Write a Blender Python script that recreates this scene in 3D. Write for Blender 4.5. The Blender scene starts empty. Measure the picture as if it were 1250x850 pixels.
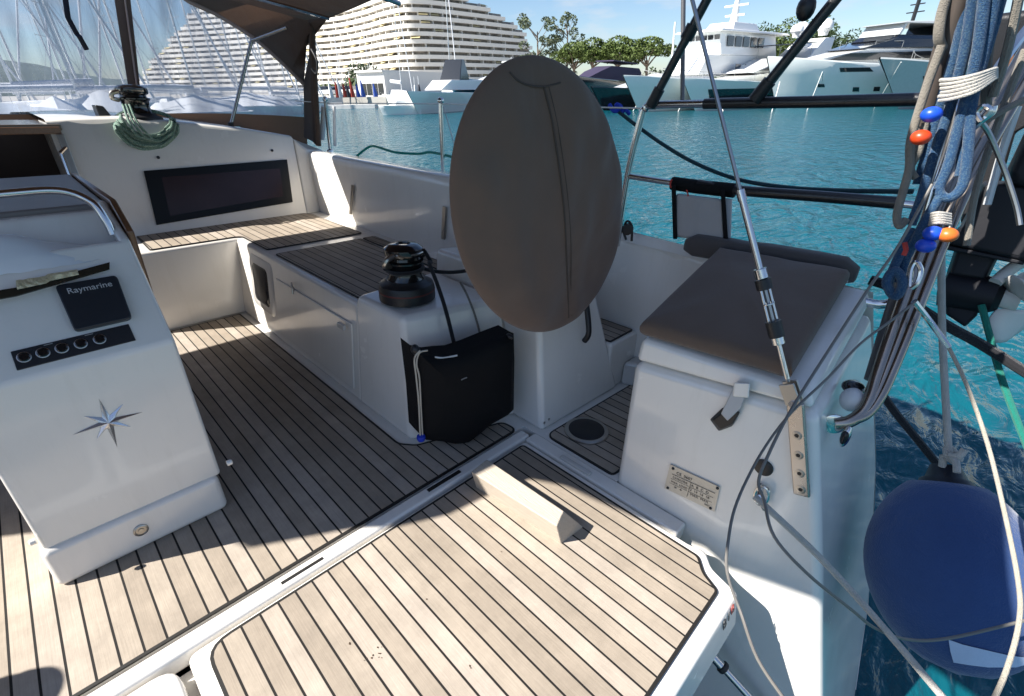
import bpy, bmesh, math, random
from mathutils import Vector, Matrix, Euler
from mathutils.noise import noise as pnoise
random.seed(7)
R_ = math.radians
scene = bpy.context.scene
col = scene.collection
# ---------------------------------------------------------------- frames
# Boat frame: X to starboard, Y towards the bow, Z up from the cockpit floor.
# ROWS turn a direction of the camera (right, up, back) into the boat frame.
FOC = 580.54
ROWS = Matrix(((0.70506039, 0.31250733, -0.63657601),
               (-0.70892574, 0.33304517, -0.62169543),
               (0.01772419, 0.88961794, 0.45636145)))
CAM = Vector((0, 0, 1.3))
UPB = Vector((-0.04402313, 0.0034396, 0.99902459)).normalized()
WATER_DROP = 2.2
QB = UPB.rotation_difference(Vector((0, 0, 1)))
B2W = Matrix.Translation((0, 0, WATER_DROP)) @ QB.to_matrix().to_4x4() @ Matrix.Translation(-CAM)
W2B = B2W.inverted()
def ray(px, py):
    return ROWS @ Vector((px - 625, -(py - 425), -FOC))
def aZ(px, py, z):
    v = ray(px, py); return CAM + v * ((z - CAM.z) / v.z)
def aY(px, py, y):
    v = ray(px, py); return CAM + v * (y / v.y)
def aX(px, py, x):
    v = ray(px, py); return CAM + v * (x / v.x)
def aP(px, py, n, P0):
    v = ray(px, py); n = Vector(n); return CAM + v * ((Vector(P0) - CAM).dot(n) / v.dot(n))
def aD(px, py, d):
    v = ray(px, py).normalized(); return CAM + v * d
def wD(px, d):            # a place on the water at compass bearing of column px, d metres off (world frame)
    v = B2W.to_3x3() @ ray(px, 112); v.z = 0; v.normalize(); return v * d
def wray(px, py):
    return (B2W.to_3x3() @ ray(px, py))
def wH(px, py, d):        # height above water of a point d metres off
    v = wray(px, py); h = math.hypot(v.x, v.y); return WATER_DROP + v.z / h * d

# ---------------------------------------------------------------- materials
MATS = {}
def nodes_of(name):
    m = bpy.data.materials.new(name); m.use_nodes = True
    nt = m.node_tree; b = nt.nodes['Principled BSDF']
    MATS[name] = m
    return m, nt, b
def N(nt, t, **kw):
    n = nt.nodes.new(t)
    for k, v in kw.items(): setattr(n, k, v)
    return n
def rgb(c): return (c[0], c[1], c[2], 1)
def simple(name, c, rough=0.5, metal=0.0, var=0.12, vscale=6.0, bump=0.0, bscale=60.0, coat=0.0, spec=0.5, sheen=0.0, stretch=None, rvar=0.0):
    m, nt, b = nodes_of(name)
    L = nt.links.new
    tc = N(nt, 'ShaderNodeTexCoord')
    src = tc.outputs['Object']
    if stretch:
        mp = N(nt, 'ShaderNodeMapping'); mp.inputs['Scale'].default_value = stretch
        L(src, mp.inputs['Vector']); src = mp.outputs['Vector']
    no = N(nt, 'ShaderNodeTexNoise'); no.inputs['Scale'].default_value = vscale; no.inputs['Detail'].default_value = 5
    no.inputs['Roughness'].default_value = 0.6
    L(src, no.inputs['Vector'])
    mx = N(nt, 'ShaderNodeMix', data_type='RGBA')
    mx.inputs['A'].default_value = rgb([x * (1 - var) for x in c]); mx.inputs['B'].default_value = rgb([min(1, x * (1 + var)) for x in c])
    L(no.outputs['Fac'], mx.inputs['Factor']); L(mx.outputs['Result'], b.inputs['Base Color'])
    b.inputs['Roughness'].default_value = rough; b.inputs['Metallic'].default_value = metal
    if rvar:
        mr = N(nt, 'ShaderNodeMapRange'); mr.inputs['To Min'].default_value = max(0.02, rough - rvar); mr.inputs['To Max'].default_value = rough + rvar
        n3 = N(nt, 'ShaderNodeTexNoise'); n3.inputs['Scale'].default_value = vscale * 2.3; n3.inputs['Detail'].default_value = 6
        L(src, n3.inputs['Vector']); L(n3.outputs['Fac'], mr.inputs['Value']); L(mr.outputs['Result'], b.inputs['Roughness'])
    b.inputs['Coat Weight'].default_value = coat; b.inputs['Coat Roughness'].default_value = 0.08
    b.inputs['Specular IOR Level'].default_value = spec
    b.inputs['Sheen Weight'].default_value = sheen
    if bump:
        n2 = N(nt, 'ShaderNodeTexNoise'); n2.inputs['Scale'].default_value = bscale; n2.inputs['Detail'].default_value = 4
        L(src, n2.inputs['Vector'])
        bp = N(nt, 'ShaderNodeBump'); bp.inputs['Strength'].default_value = bump; bp.inputs['Distance'].default_value = 0.01
        L(n2.outputs['Fac'], bp.inputs['Height']); L(bp.outputs['Normal'], b.inputs['Normal'])
    return m

def gelcoat(name, c):
    m = simple(name, c, rough=0.24, var=0.05, vscale=3, coat=0.6, rvar=0.09)
    nt = m.node_tree; b = nt.nodes['Principled BSDF']; L = nt.links.new
    mix0 = b.inputs['Base Color'].links[0].from_socket
    tc = N(nt, 'ShaderNodeTexCoord')
    mp = N(nt, 'ShaderNodeMapping'); mp.inputs['Scale'].default_value = (9, 9, 1.3)
    L(tc.outputs['Object'], mp.inputs['Vector'])
    n = N(nt, 'ShaderNodeTexNoise'); n.inputs['Scale'].default_value = 2.2; n.inputs['Detail'].default_value = 7; n.inputs['Roughness'].default_value = .7
    L(mp.outputs['Vector'], n.inputs['Vector'])
    mr = N(nt, 'ShaderNodeMapRange'); mr.inputs['From Min'].default_value = .52; mr.inputs['From Max'].default_value = .8
    L(n.outputs['Fac'], mr.inputs['Value'])
    mx = N(nt, 'ShaderNodeMix', data_type='RGBA'); mx.inputs['B'].default_value = (.56, .52, .44, 1)
    ml = N(nt, 'ShaderNodeMath', operation='MULTIPLY'); ml.inputs[1].default_value = .2
    L(mr.outputs['Result'], ml.inputs[0]); L(ml.outputs['Value'], mx.inputs['Factor']); L(mix0, mx.inputs['A']); L(mx.outputs['Result'], b.inputs['Base Color'])
    n2 = N(nt, 'ShaderNodeTexNoise'); n2.inputs['Scale'].default_value = 5
    bp = N(nt, 'ShaderNodeBump'); bp.inputs['Strength'].default_value = .12; bp.inputs['Distance'].default_value = .02
    L(tc.outputs['Object'], n2.inputs['Vector']); L(n2.outputs['Fac'], bp.inputs['Height']); L(bp.outputs['Normal'], b.inputs['Normal'])
    return m

def teak(name, base=(.425, .372, .310)):
    m, nt, b = nodes_of(name); L = nt.links.new
    tc = N(nt, 'ShaderNodeTexCoord'); sp = N(nt, 'ShaderNodeSeparateXYZ'); L(tc.outputs['Object'], sp.inputs[0])
    def mth(op, a, bb=None):
        n = N(nt, 'ShaderNodeMath', operation=op)
        for i, v in enumerate([a, bb]):
            if v is None: continue
            if isinstance(v, (int, float)): n.inputs[i].default_value = v
            else: L(v, n.inputs[i])
        return n.outputs[0]
    u = mth('DIVIDE', mth('SUBTRACT', sp.outputs['X'], 0.018 - 0.0503 * 100), 0.0503)
    fr = mth('FRACT', u); fl = mth('FLOOR', u)
    d = mth('ABSOLUTE', mth('SUBTRACT', fr, 0.5))      # .5 at the seam
    seam = N(nt, 'ShaderNodeMapRange'); seam.inputs['From Min'].default_value = 0.437; seam.inputs['From Max'].default_value = 0.452
    L(d, seam.inputs['Value'])
    wn = N(nt, 'ShaderNodeTexWhiteNoise', noise_dimensions='1D'); L(fl, wn.inputs['W'])
    # grain along Y, different on every plank
    cb = N(nt, 'ShaderNodeCombineXYZ'); L(mth('MULTIPLY', sp.outputs['X'], 1.0), cb.inputs[0])
    L(mth('ADD', mth('MULTIPLY', sp.outputs['Y'], .035), mth('MULTIPLY', wn.outputs['Value'], 37.0)), cb.inputs[1]); L(mth('MULTIPLY', fl, 3.1), cb.inputs[2])
    g = N(nt, 'ShaderNodeTexNoise'); g.inputs['Scale'].default_value = 260; g.inputs['Detail'].default_value = 6; g.inputs['Roughness'].default_value = .65
    L(cb.outputs[0], g.inputs['Vector'])
    g2 = N(nt, 'ShaderNodeTexNoise'); g2.inputs['Scale'].default_value = 7; g2.inputs['Detail'].default_value = 8; g2.inputs['Roughness'].default_value = .7
    L(tc.outputs['Object'], g2.inputs['Vector'])
    mx1 = N(nt, 'ShaderNodeMix', data_type='RGBA')
    mx1.inputs['A'].default_value = rgb([x * .70 for x in base]); mx1.inputs['B'].default_value = rgb([base[0] * 1.13, base[1] * 1.14, base[2] * 1.16])
    L(g.outputs['Fac'], mx1.inputs['Factor'])
    mx2 = N(nt, 'ShaderNodeMix', data_type='RGBA', blend_type='MULTIPLY'); mx2.inputs['Factor'].default_value = 1
    ramp = N(nt, 'ShaderNodeValToRGB'); ramp.color_ramp.elements[0].color = (.80, .76, .71, 1); ramp.color_ramp.elements[1].color = (1.12, 1.1, 1.1, 1)
    e = ramp.color_ramp.elements.new(.5); e.color = (1.0, .97, .93, 1)
    L(wn.outputs['Value'], ramp.inputs[0]); L(mx1.outputs['Result'], mx2.inputs['A']); L(ramp.outputs['Color'], mx2.inputs['B'])
    mx3 = N(nt, 'ShaderNodeMix', data_type='RGBA', blend_type='MULTIPLY'); mx3.inputs['Factor'].default_value = 1
    rr = N(nt, 'ShaderNodeMapRange'); rr.inputs['From Min'].default_value = .3; rr.inputs['From Max'].default_value = .7; rr.inputs['To Min'].default_value = .80; rr.inputs['To Max'].default_value = 1.12
    L(g2.outputs['Fac'], rr.inputs['Value']); L(mx2.outputs['Result'], mx3.inputs['A']); L(rr.outputs['Result'], mx3.inputs['B'])
    mx4 = N(nt, 'ShaderNodeMix', data_type='RGBA'); L(seam.outputs['Result'], mx4.inputs['Factor']); L(mx3.outputs['Result'], mx4.inputs['A']); mx4.inputs['B'].default_value = (.011, .010, .009, 1)
    L(mx4.outputs['Result'], b.inputs['Base Color']); b.inputs['Roughness'].default_value = .72
    b.inputs['Specular IOR Level'].default_value = .3
    hh = mth('ADD', mth('MULTIPLY', g.outputs['Fac'], .35), mth('MULTIPLY', mth('SUBTRACT', 1.0, seam.outputs['Result']), 1.0))
    bp = N(nt, 'ShaderNodeBump'); bp.inputs['Strength'].default_value = .55; bp.inputs['Distance'].default_value = .0025
    L(hh, bp.inputs['Height']); L(bp.outputs['Normal'], b.inputs['Normal'])
    return m

TEAK = teak('teak'); GEL = gelcoat('gelcoat', (.82, .79, .735))
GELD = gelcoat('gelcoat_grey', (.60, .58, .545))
CAULK = simple('caulk', (.012, .011, .01), .6)
STEEL = simple('stainless_steel', (.62, .62, .62), .16, 1.0, .08, rvar=.06)
STEELD = simple('brushed_steel', (.45, .43, .40), .34, 1.0, .15, rvar=.1)
BLACK = simple('black_plastic', (.012, .012, .014), .42, bump=.1, bscale=200)
BLACKG = simple('black_gloss', (.008, .008, .009), .16, coat=.5)
def weave(name, c, scale=500, rough=.85, wr=.6, wscale=4, bump=.5, var=.12, sheen=.2):
    m = simple(name, c, rough, var=var, vscale=5, sheen=sheen, spec=.25)
    nt = m.node_tree; b = nt.nodes['Principled BSDF']; L = nt.links.new
    tc = N(nt, 'ShaderNodeTexCoord')
    n1 = N(nt, 'ShaderNodeTexNoise'); n1.inputs['Scale'].default_value = wscale; n1.inputs['Detail'].default_value = 3; n1.inputs['Distortion'].default_value = .8
    n2 = N(nt, 'ShaderNodeTexNoise'); n2.inputs['Scale'].default_value = scale; n2.inputs['Detail'].default_value = 2
    L(tc.outputs['Object'], n1.inputs['Vector']); L(tc.outputs['Object'], n2.inputs['Vector'])
    b1 = N(nt, 'ShaderNodeBump'); b1.inputs['Strength'].default_value = wr; b1.inputs['Distance'].default_value = .03
    b2 = N(nt, 'ShaderNodeBump'); b2.inputs['Strength'].default_value = bump; b2.inputs['Distance'].default_value = .002
    L(n1.outputs['Fac'], b1.inputs['Height']); L(b1.outputs['Normal'], b2.inputs['Normal']); L(n2.outputs['Fac'], b2.inputs['Height']); L(b2.outputs['Normal'], b.inputs['Normal'])
    return m
TAUPE = weave('taupe_canvas', (.155, .100, .073), wscale=3, wr=.5)
BROWNC = weave('brown_canvas', (.10, .068, .05), wscale=5, wr=.4)
_nt = BROWNC.node_tree; _b = _nt.nodes['Principled BSDF']; _t = N(_nt, 'ShaderNodeBsdfTranslucent'); _t.inputs[0].default_value = (.34, .20, .13, 1); _m = N(_nt, 'ShaderNodeMixShader'); _m.inputs[0].default_value = .22
_nt.links.new(_b.outputs[0], _m.inputs[1]); _nt.links.new(_t.outputs[0], _m.inputs[2]); _nt.links.new(_m.outputs[0], _nt.nodes['Material Output'].inputs[0])
CUSH = weave('cushion_fabric', (.140, .098, .074), wscale=3, wr=.3, scale=900)
CUSHD = weave('cushion_backrest_fabric', (.085, .075, .072), wscale=6, wr=.25, scale=900)
BAGM = weave('black_mesh_fabric', (.006, .006, .007), wscale=5, wr=.2, sheen=0)
PIPING = simple('white_piping', (.62, .62, .6), .7)
GREYFAB = weave('grey_vinyl_cloth', (.40, .39, .39), wscale=6, wr=.3)
FENDER = weave('navy_fender_cloth', (.027, .066, .185), scale=220, wscale=9, wr=.3, sheen=.3, bump=1.0, var=.25)
def ropem(name, c, c2=None, twist=90):
    m = simple(name, c, .85, var=.25, vscale=40, sheen=.2, spec=.2)
    nt = m.node_tree; b = nt.nodes['Principled BSDF']; L = nt.links.new
    tc = N(nt, 'ShaderNodeTexCoord')
    w = N(nt, 'ShaderNodeTexVoronoi'); w.inputs['Scale'].default_value = 420
    L(tc.outputs['Object'], w.inputs['Vector'])
    bp = N(nt, 'ShaderNodeBump'); bp.inputs['Strength'].default_value = .8; bp.inputs['Distance'].default_value = .002
    L(w.outputs['Distance'], bp.inputs['Height']); L(bp.outputs['Normal'], b.inputs['Normal'])
    if c2:
        wn = N(nt, 'ShaderNodeMath', operation='GREATER_THAN'); wn.inputs[1].default_value = .68
        sp = N(nt, 'ShaderNodeSeparateColor'); L(w.outputs['Color'], sp.inputs[0]); L(sp.outputs[0], wn.inputs[0])
        mx = N(nt, 'ShaderNodeMix', data_type='RGBA'); src = b.inputs['Base Color'].links[0].from_socket
        L(src, mx.inputs['A']); mx.inputs['B'].default_value = rgb(c2); L(wn.outputs[0], mx.inputs['Factor']); L(mx.outputs['Result'], b.inputs['Base Color'])
    return m
ROPEW = ropem('white_rope', (.42, .40, .36)); ROPEG = ropem('green_rope', (.10, .20, .15), (.34, .42, .36)); ROPEB = ropem('blue_rope', (.018, .058, .13), (.05, .10, .16))
ROPEK = ropem('black_rope', (.015, .015, .018)); ROPEGR = ropem('grey_rope', (.21, .19, .16)); ROPEGN = ropem('dark_green_rope', (.01, .16, .12)); ROPETQ = ropem('turquoise_rope', (.01, .26, .2))
WOODV = simple('varnished_wood', (.16, .075, .035), .3, var=.4, vscale=3, stretch=(30, 2, 30), coat=.4)
def glassy(name, tint, alpha, rough=.05, haze=(.8, .82, .85)):
    m, nt, b = nodes_of(name); L = nt.links.new
    nt.nodes.remove(b)
    out = nt.nodes['Material Output']
    tr = N(nt, 'ShaderNodeBsdfTransparent'); tr.inputs[0].default_value = rgb(tint)
    df = N(nt, 'ShaderNodeBsdfDiffuse'); df.inputs[0].default_value = rgb(haze)
    gl = N(nt, 'ShaderNodeBsdfGlossy'); gl.inputs['Roughness'].default_value = rough
    m1 = N(nt, 'ShaderNodeMixShader'); m2 = N(nt, 'ShaderNodeMixShader'); fr = N(nt, 'ShaderNodeFresnel'); fr.inputs[0].default_value = 1.4
    tc = N(nt, 'ShaderNodeTexCoord'); no = N(nt, 'ShaderNodeTexNoise'); no.inputs['Scale'].default_value = 2.5; no.inputs['Detail'].default_value = 5
    mp = N(nt, 'ShaderNodeMapping'); mp.inputs['Scale'].default_value = (3, 1, .6); L(tc.outputs['Object'], mp.inputs['Vector']); L(mp.outputs['Vector'], no.inputs['Vector'])
    mr = N(nt, 'ShaderNodeMapRange'); mr.inputs['From Min'].default_value = .3; mr.inputs['From Max'].default_value = .75
    mr.inputs['To Min'].default_value = alpha * .5; mr.inputs['To Max'].default_value = alpha * 1.6
    L(no.outputs['Fac'], mr.inputs['Value']); L(mr.outputs['Result'], m1.inputs[0]); L(tr.outputs[0], m1.inputs[1]); L(df.outputs[0], m1.inputs[2])
    L(fr.outputs[0], m2.inputs[0]); L(m1.outputs[0], m2.inputs[1]); L(gl.outputs[0], m2.inputs[2]); L(m2.outputs[0], out.inputs[0])
    return m
VINYL = glassy('clear_vinyl', (.90, .93, 1), .52, haze=(.56, .64, .76))
DKGLASS = simple('dark_glass', (.012, .010, .013), .12, spec=.35)
WINFR = simple('window_frame_black', (.006, .006, .007), .3, spec=.25)
SMOKE = simple('smoked_acrylic', (.030, .018, .021), .2, var=.3, spec=.3)

# ---------------------------------------------------------------- mesh builder
BOAT_ROOTS = []
class MB:
    def __init__(s, side=1):
        s.bm = bmesh.new(); s.side = side; s.mi = 0
    def v(s, p):
        p = Vector(p)
        if s.side < 0: p.x = -.08 - p.x
        return s.bm.verts.new(p)
    def f(s, vs):
        try:
            f = s.bm.faces.new(vs); f.material_index = s.mi; f.smooth = True; return f
        except ValueError: return None
    def poly(s, pts): return s.f([s.v(p) for p in pts])
    def box(s, lo, hi, M=None):
        c = [(x, y, z) for z in (lo[2], hi[2]) for y in (lo[1], hi[1]) for x in (lo[0], hi[0])]
        vs = [s.v((M @ Vector(p)) if M else p) for p in c]
        for q in ((0, 2, 3, 1), (4, 5, 7, 6), (0, 1, 5, 4), (2, 6, 7, 3), (0, 4, 6, 2), (1, 3, 7, 5)): s.f([vs[i] for i in q])
        return s
    def hull8(s, a, b):       # two quads (4 points each) joined
        va = [s.v(p) for p in a]; vb = [s.v(p) for p in b]; n = len(va)
        s.f(va[::-1]); s.f(vb)
        for i in range(n): s.f([va[i], va[(i + 1) % n], vb[(i + 1) % n], vb[i]])
        return s
    def prism(s, pts, off):   # outline extruded by the vector off
        off = Vector(off); return s.hull8(pts, [Vector(p) + off for p in pts])
    def grid(s, rows, close=False):
        V = [[s.v(p) for p in r] for r in rows]
        for i in range(len(V) - 1):
            n = len(V[i])
            for j in range(n if close else n - 1):
                s.f([V[i][j], V[i][(j + 1) % n], V[i + 1][(j + 1) % n], V[i + 1][j]])
        return V
    def tube(s, pts, r, seg=10, sm=0, cap=True, flat=1.0):
        pts = [Vector(p) for p in pts]
        if sm: pts = smooth_path(pts, sm)
        rr = r if isinstance(r, (list, tuple)) else None
        rows = []; up = None
        for i, p in enumerate(pts):
            t = (pts[min(i + 1, len(pts) - 1)] - pts[max(i - 1, 0)]).normalized()
            if up is None:
                up = Vector((0, 0, 1)) if abs(t.z) < .9 else Vector((1, 0, 0))
            a = (up - t * up.dot(t)).normalized(); bb = t.cross(a); up = a
            rad = r if rr is None else rr[0] + (rr[1] - rr[0]) * i / (len(pts) - 1)
            rows.append([p + (a * math.cos(k * 2 * math.pi / seg) + bb * math.sin(k * 2 * math.pi / seg) * flat) * rad for k in range(seg)])
        V = s.grid(rows, True)
        if cap: s.f(V[0][::-1]); s.f(V[-1])
        return s
    def lathe(s, prof, c, axis=(0, 0, 1), seg=28):
        q = Vector((0, 0, 1)).rotation_difference(Vector(axis).normalized()); c = Vector(c)
        rows = [[c + q @ Vector((r * math.cos(k * 2 * math.pi / seg), r * math.sin(k * 2 * math.pi / seg), z)) for k in range(seg)] for r, z in prof]
        V = s.grid(rows, True); s.f(V[0][::-1]); s.f(V[-1]); return s
    def ball(s, c, rad, seg=16, rings=10, M=None):
        c = Vector(c); rad = Vector(rad) if not isinstance(rad, (int, float)) else Vector((rad,) * 3)
        rows = []
        for i in range(rings + 1):
            th = math.pi * i / rings; sn = max(math.sin(th), .02)
            rows.append([])
            for k in range(seg):
                p = Vector((rad.x * sn * math.cos(k * 2 * math.pi / seg), rad.y * sn * math.sin(k * 2 * math.pi / seg), rad.z * math.cos(th)))
                rows[-1].append(c + (M @ p if M else p))
        V = s.grid(rows, True); s.f(V[0][::-1]); s.f(V[-1]); return s
    def build(s, name, mats, parent=None, bevel=0, seg=3, flat=False, sub=0, label=None, keep=False, sharp=None):
        bmesh.ops.remove_doubles(s.bm, verts=s.bm.verts, dist=1e-5)
        if parent and not keep:
            s.bm.verts.ensure_lookup_table(); seen = set(); comps = []
            for v0 in s.bm.verts:
                if v0.index in seen: continue
                st_ = [v0]; seen.add(v0.index); cp = []
                while st_:
                    v_ = st_.pop(); cp.append(v_)
                    for e in v_.link_edges:
                        w_ = e.other_vert(v_)
                        if w_.index not in seen: seen.add(w_.index); st_.append(w_)
                comps.append(cp)
                if len(comps) > 14: break
            if 2 <= len(comps) <= 14:
                comps.sort(key=len, reverse=True)
                for cp in comps[1:]:
                    mp = {}; nb = MB()
                    fs = {f for v_ in cp for f in v_.link_faces}
                    for v_ in cp: mp[v_] = nb.bm.verts.new(v_.co)
                    for f in fs:
                        nf = nb.bm.faces.new([mp[v_] for v_ in f.verts]); nf.material_index = f.material_index; nf.smooth = True
                    nb.build(name, mats, parent, bevel, seg, flat, sub, label, True, sharp)
                for cp in comps[1:]: bmesh.ops.delete(s.bm, geom=cp, context='VERTS')
        bmesh.ops.recalc_face_normals(s.bm, faces=s.bm.faces)
        me = bpy.data.meshes.new(name); s.bm.to_mesh(me); s.bm.free()
        for m in (mats if isinstance(mats, (list, tuple)) else [mats]): me.materials.append(m)
        if flat: me.polygons.foreach_set('use_smooth', [False] * len(me.polygons))
        elif not bevel or sharp: me.set_sharp_from_angle(angle=R_(sharp or 38))
        o = bpy.data.objects.new(name, me); col.objects.link(o)
        if parent: o.parent = parent
        if bevel:
            md = o.modifiers.new('bevel', 'BEVEL'); md.width = bevel; md.segments = seg; md.limit_method = 'ANGLE'; md.angle_limit = R_(32); md.harden_normals = True
        if sub:
            md = o.modifiers.new('sub', 'SUBSURF'); md.levels = sub; md.render_levels = sub
        if label: o['label'] = label
        return o
def smooth_path(pts, n):
    out = []
    for i in range(len(pts) - 1):
        p0 = pts[max(i - 1, 0)]; p1 = pts[i]; p2 = pts[i + 1]; p3 = pts[min(i + 2, len(pts) - 1)]
        for k in range(n):
            t = k / n; t2 = t * t; t3 = t2 * t
            out.append(.5 * ((2 * p1) + (p2 - p0) * t + (2 * p0 - 5 * p1 + 4 * p2 - p3) * t2 + (3 * p1 - p0 - 3 * p2 + p3) * t3))
    out.append(pts[-1]); return out
def rounded(pts, rad, n=5):
    out = []; m = len(pts)
    for i in range(m):
        p = Vector(pts[i]).to_2d() if len(pts[i]) > 2 else Vector(pts[i]); a = Vector(pts[i - 1][:2]); b = Vector(pts[(i + 1) % m][:2]); p = Vector(p[:2])
        r = rad[i] if isinstance(rad, (list, tuple)) else rad
        if r <= 0: out.append(p); continue
        da = (a - p).normalized(); db = (b - p).normalized()
        p1 = p + da * r; p2 = p + db * r
        for k in range(n + 1):
            t = k / n; out.append((1 - t) ** 2 * p1 + 2 * t * (1 - t) * p + t * t * p2)
    return out
def tag(o, label, cat, group=None, kind=None):
    o['label'] = label; o['category'] = cat
    if group: o['group'] = group
    if kind: o['kind'] = kind
    return o
def thing(name, label, cat, group=None, boat=True, loc=(0, 0, 0), rz=0):
    o = bpy.data.objects.new(name, None); col.objects.link(o); o.empty_display_size = .2
    o.location = loc; o.rotation_euler = (0, 0, rz)
    tag(o, label, cat, group)
    if boat: BOAT_ROOTS.append(o)
    return o
def solo(o, label, cat, group=None, boat=True):
    tag(o, label, cat, group)
    if boat: BOAT_ROOTS.append(o)
    return o
def structure(o, boat=False):
    o['kind'] = 'structure'
    if boat: BOAT_ROOTS.append(o)
    return o
def copy_tree(o, parent=None):
    c = o.copy(); col.objects.link(c); c.parent = parent
    for ch in list(o.children): copy_tree(ch, c)
    return c
def text_mesh(name, body, size, M, mat, parent, depth=.0008, spacing=1.0, label=None):
    cu = bpy.data.curves.new(name, 'FONT'); cu.body = body; cu.size = size; cu.extrude = depth; cu.align_x = 'CENTER'; cu.align_y = 'CENTER'; cu.space_character = spacing
    t = bpy.data.objects.new(name + '_c', cu); col.objects.link(t)
    bpy.context.view_layer.update()
    me = bpy.data.meshes.new_from_object(t.evaluated_get(bpy.context.evaluated_depsgraph_get()))
    bpy.data.objects.remove(t); bpy.data.curves.remove(cu)
    me.transform(M); me.materials.clear(); me.materials.append(mat)
    o = bpy.data.objects.new(name, me); col.objects.link(o); o.parent = parent
    if label: o['label'] = label
    return o
def frame_m(o, x, y):      # matrix whose X and Y axes follow the two directions
    x = Vector(x).normalized(); z = x.cross(Vector(y)).normalized(); y = z.cross(x)
    return Matrix((( x.x, y.x, z.x, o[0]), (x.y, y.y, z.y, o[1]), (x.z, y.z, z.z, o[2]), (0, 0, 0, 1)))
def panel(pts2, z, name, parent, side=1, th=.006, rim=.007, mat=None):
    q2 = [pts2[0]]
    for p in pts2[1:]:
        if (Vector(p) - Vector(q2[-1])).length > .0035: q2.append(p)
    mb = MB(side); mb.prism([(p[0], p[1], z) for p in q2], (0, 0, th))
    bm = mb.bm; bmesh.ops.recalc_face_normals(bm, faces=bm.faces)
    for f in bm.faces: f.material_index = 1
    top = [f for f in bm.faces if f.normal.z > .9]
    for f in top: f.material_index = 0
    r = bmesh.ops.inset_region(bm, faces=top, thickness=rim, use_even_offset=False)
    for f in r['faces']: f.material_index = 1
    return mb.build(name, [mat or TEAK, CAULK], parent, flat=True)
# ================================================================ the sailing boat we stand on
boat = thing('sailing_boat', 'white sailing boat with teak cockpit and fold-down platform in the foreground', 'sailing boat')
BN = Vector((0, 1, -.25)); BP = Vector((0, 3.86, .5))       # plane of the cabin bulkhead
def yt(z): return .14 - .285 * (.58 - z)                    # plane of the transom
SOFT = .018
# ---- floor
mb = MB(); mb.box((-2.14, 1.19, -.06), (2.06, 3.95, -.003)); mb.box((-2.14, .69, -.06), (-1.385, 1.19, -.003)); mb.box((1.305, .69, -.06), (2.06, 1.19, -.003))
floor = mb.build('cockpit_floor', GEL, boat)
pts = [(-.906, 3.39), (.826, 3.39), (.826, 1.47), (.875, 1.41), (1.255, 1.275), (1.262, 1.185), (-1.342, 1.185), (-1.335, 1.275), (-.955, 1.41), (-.906, 1.47)]
panel(rounded(pts, [.01, .01, .02, .02, .03, .04, .04, .03, .02, .02]), -.003, 'teak_deck', floor, rim=.010)
for s in (1, -1):
    pts = [(1.32, 1.074), (1.318, .715), (2.0, .715), (2.0, 1.045)]
    panel(rounded(pts, [.05, .03, .02, .02]), -.003, 'teak_deck', floor, side=s)
    mb = MB(s); mb.lathe([(.098, 0), (.098, .006), (.088, .010), (.084, .010)], (1.475, .965, .003), seg=40); r = mb.build('deck_hatch_ring', STEELD, floor)
    mb = MB(s); mb.lathe([(.083, 0), (.083, .008), (.078, .011), (.03, .0115), (.001, .0115)], (1.475, .965, .003), seg=40); mb.build('deck_hatch', BLACK, floor)
# raised sill between floor and platform
mb = MB(); mb.box((-1.385, 1.122, -.06), (1.275, 1.176, .004)); sill = mb.build('transom_sill', GEL, boat, bevel=.012)
mb = MB(); mb.box((.745, 1.145, .004), (.90, 1.160, .008)); mb.box((.2, 1.140, .004), (.33, 1.150, .006)); mb.build('hinge_slot', CAULK, sill)
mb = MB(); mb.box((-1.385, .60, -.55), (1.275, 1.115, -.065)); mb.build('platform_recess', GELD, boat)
for s in (1, -1):
    mb = MB(s); mb.box((1.240, .40, -.06), (1.3035, 1.118, .002)); mb.build('platform_side_rim', GEL, boat, bevel=.008)
    mb = MB(s); mb.box((1.243, .78, .0025), (1.266, .93, .014)); mb.build('hinge_cover', GELD, boat, bevel=.005)
# ---- swim platform, two leaves
def leaf(outer, teakpts, rad, letters=False):
    mb = MB(); mb.hull8([(p[0], p[1] - (.022 if p[1] < .2 else 0), -.123) for p in outer], [(p[0], p[1], -.003) for p in outer])
    pf = mb.build('swim_platform', GEL, boat, bevel=.012)
    panel(rounded(teakpts, rad), -.003, 'teak_deck', pf, rim=.009)
    return pf
o1 = rounded([(-.062, 1.113), (1.233, 1.113), (1.233, .355), (1.248, .300), (1.197, .258), (1.166, .160), (-.062, .158)], [.03, .02, .01, .02, .02, .02, .02])
t1 = [(-.022, 1.098), (1.203, 1.098), (1.203, .305), (1.155, .265), (1.125, .205), (-.022, .203)]
pf = leaf(o1, t1, [.065, .02, .016, .016, .016, .02])
o2 = rounded([(-1.348, 1.113), (-.085, 1.113), (-.085, .158), (-1.348, .158)], [.03, .06, .02, .03])
leaf(o2, [(-1.30, 1.07), (-.132, 1.07), (-.132, .203), (-1.30, .203)], [.03, .07, .02, .02])
RED = simple('red_paint', (.35, .05, .04), .5); DARKI = simple('dark_lettering', (.05, .05, .055), .5)
for ch, px_, m_ in (('B', (894.6, 744), RED), ('I', (890, 753.5), DARKI), ('B', (885, 762.5), DARKI)):
    text_mesh('platform_lettering', ch, .046, frame_m(aP(px_[0], px_[1], (0, 1, -.183), (0, .1575, -.003)), (1, 0, 0), (0, .183, 1)), m_, pf)
mb = MB(); mb.tube([aX(858, 790, 1.22), aX(868, 800, 1.225)], .02, 16); st = mb.build('platform_strut', STEEL, boat)
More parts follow.
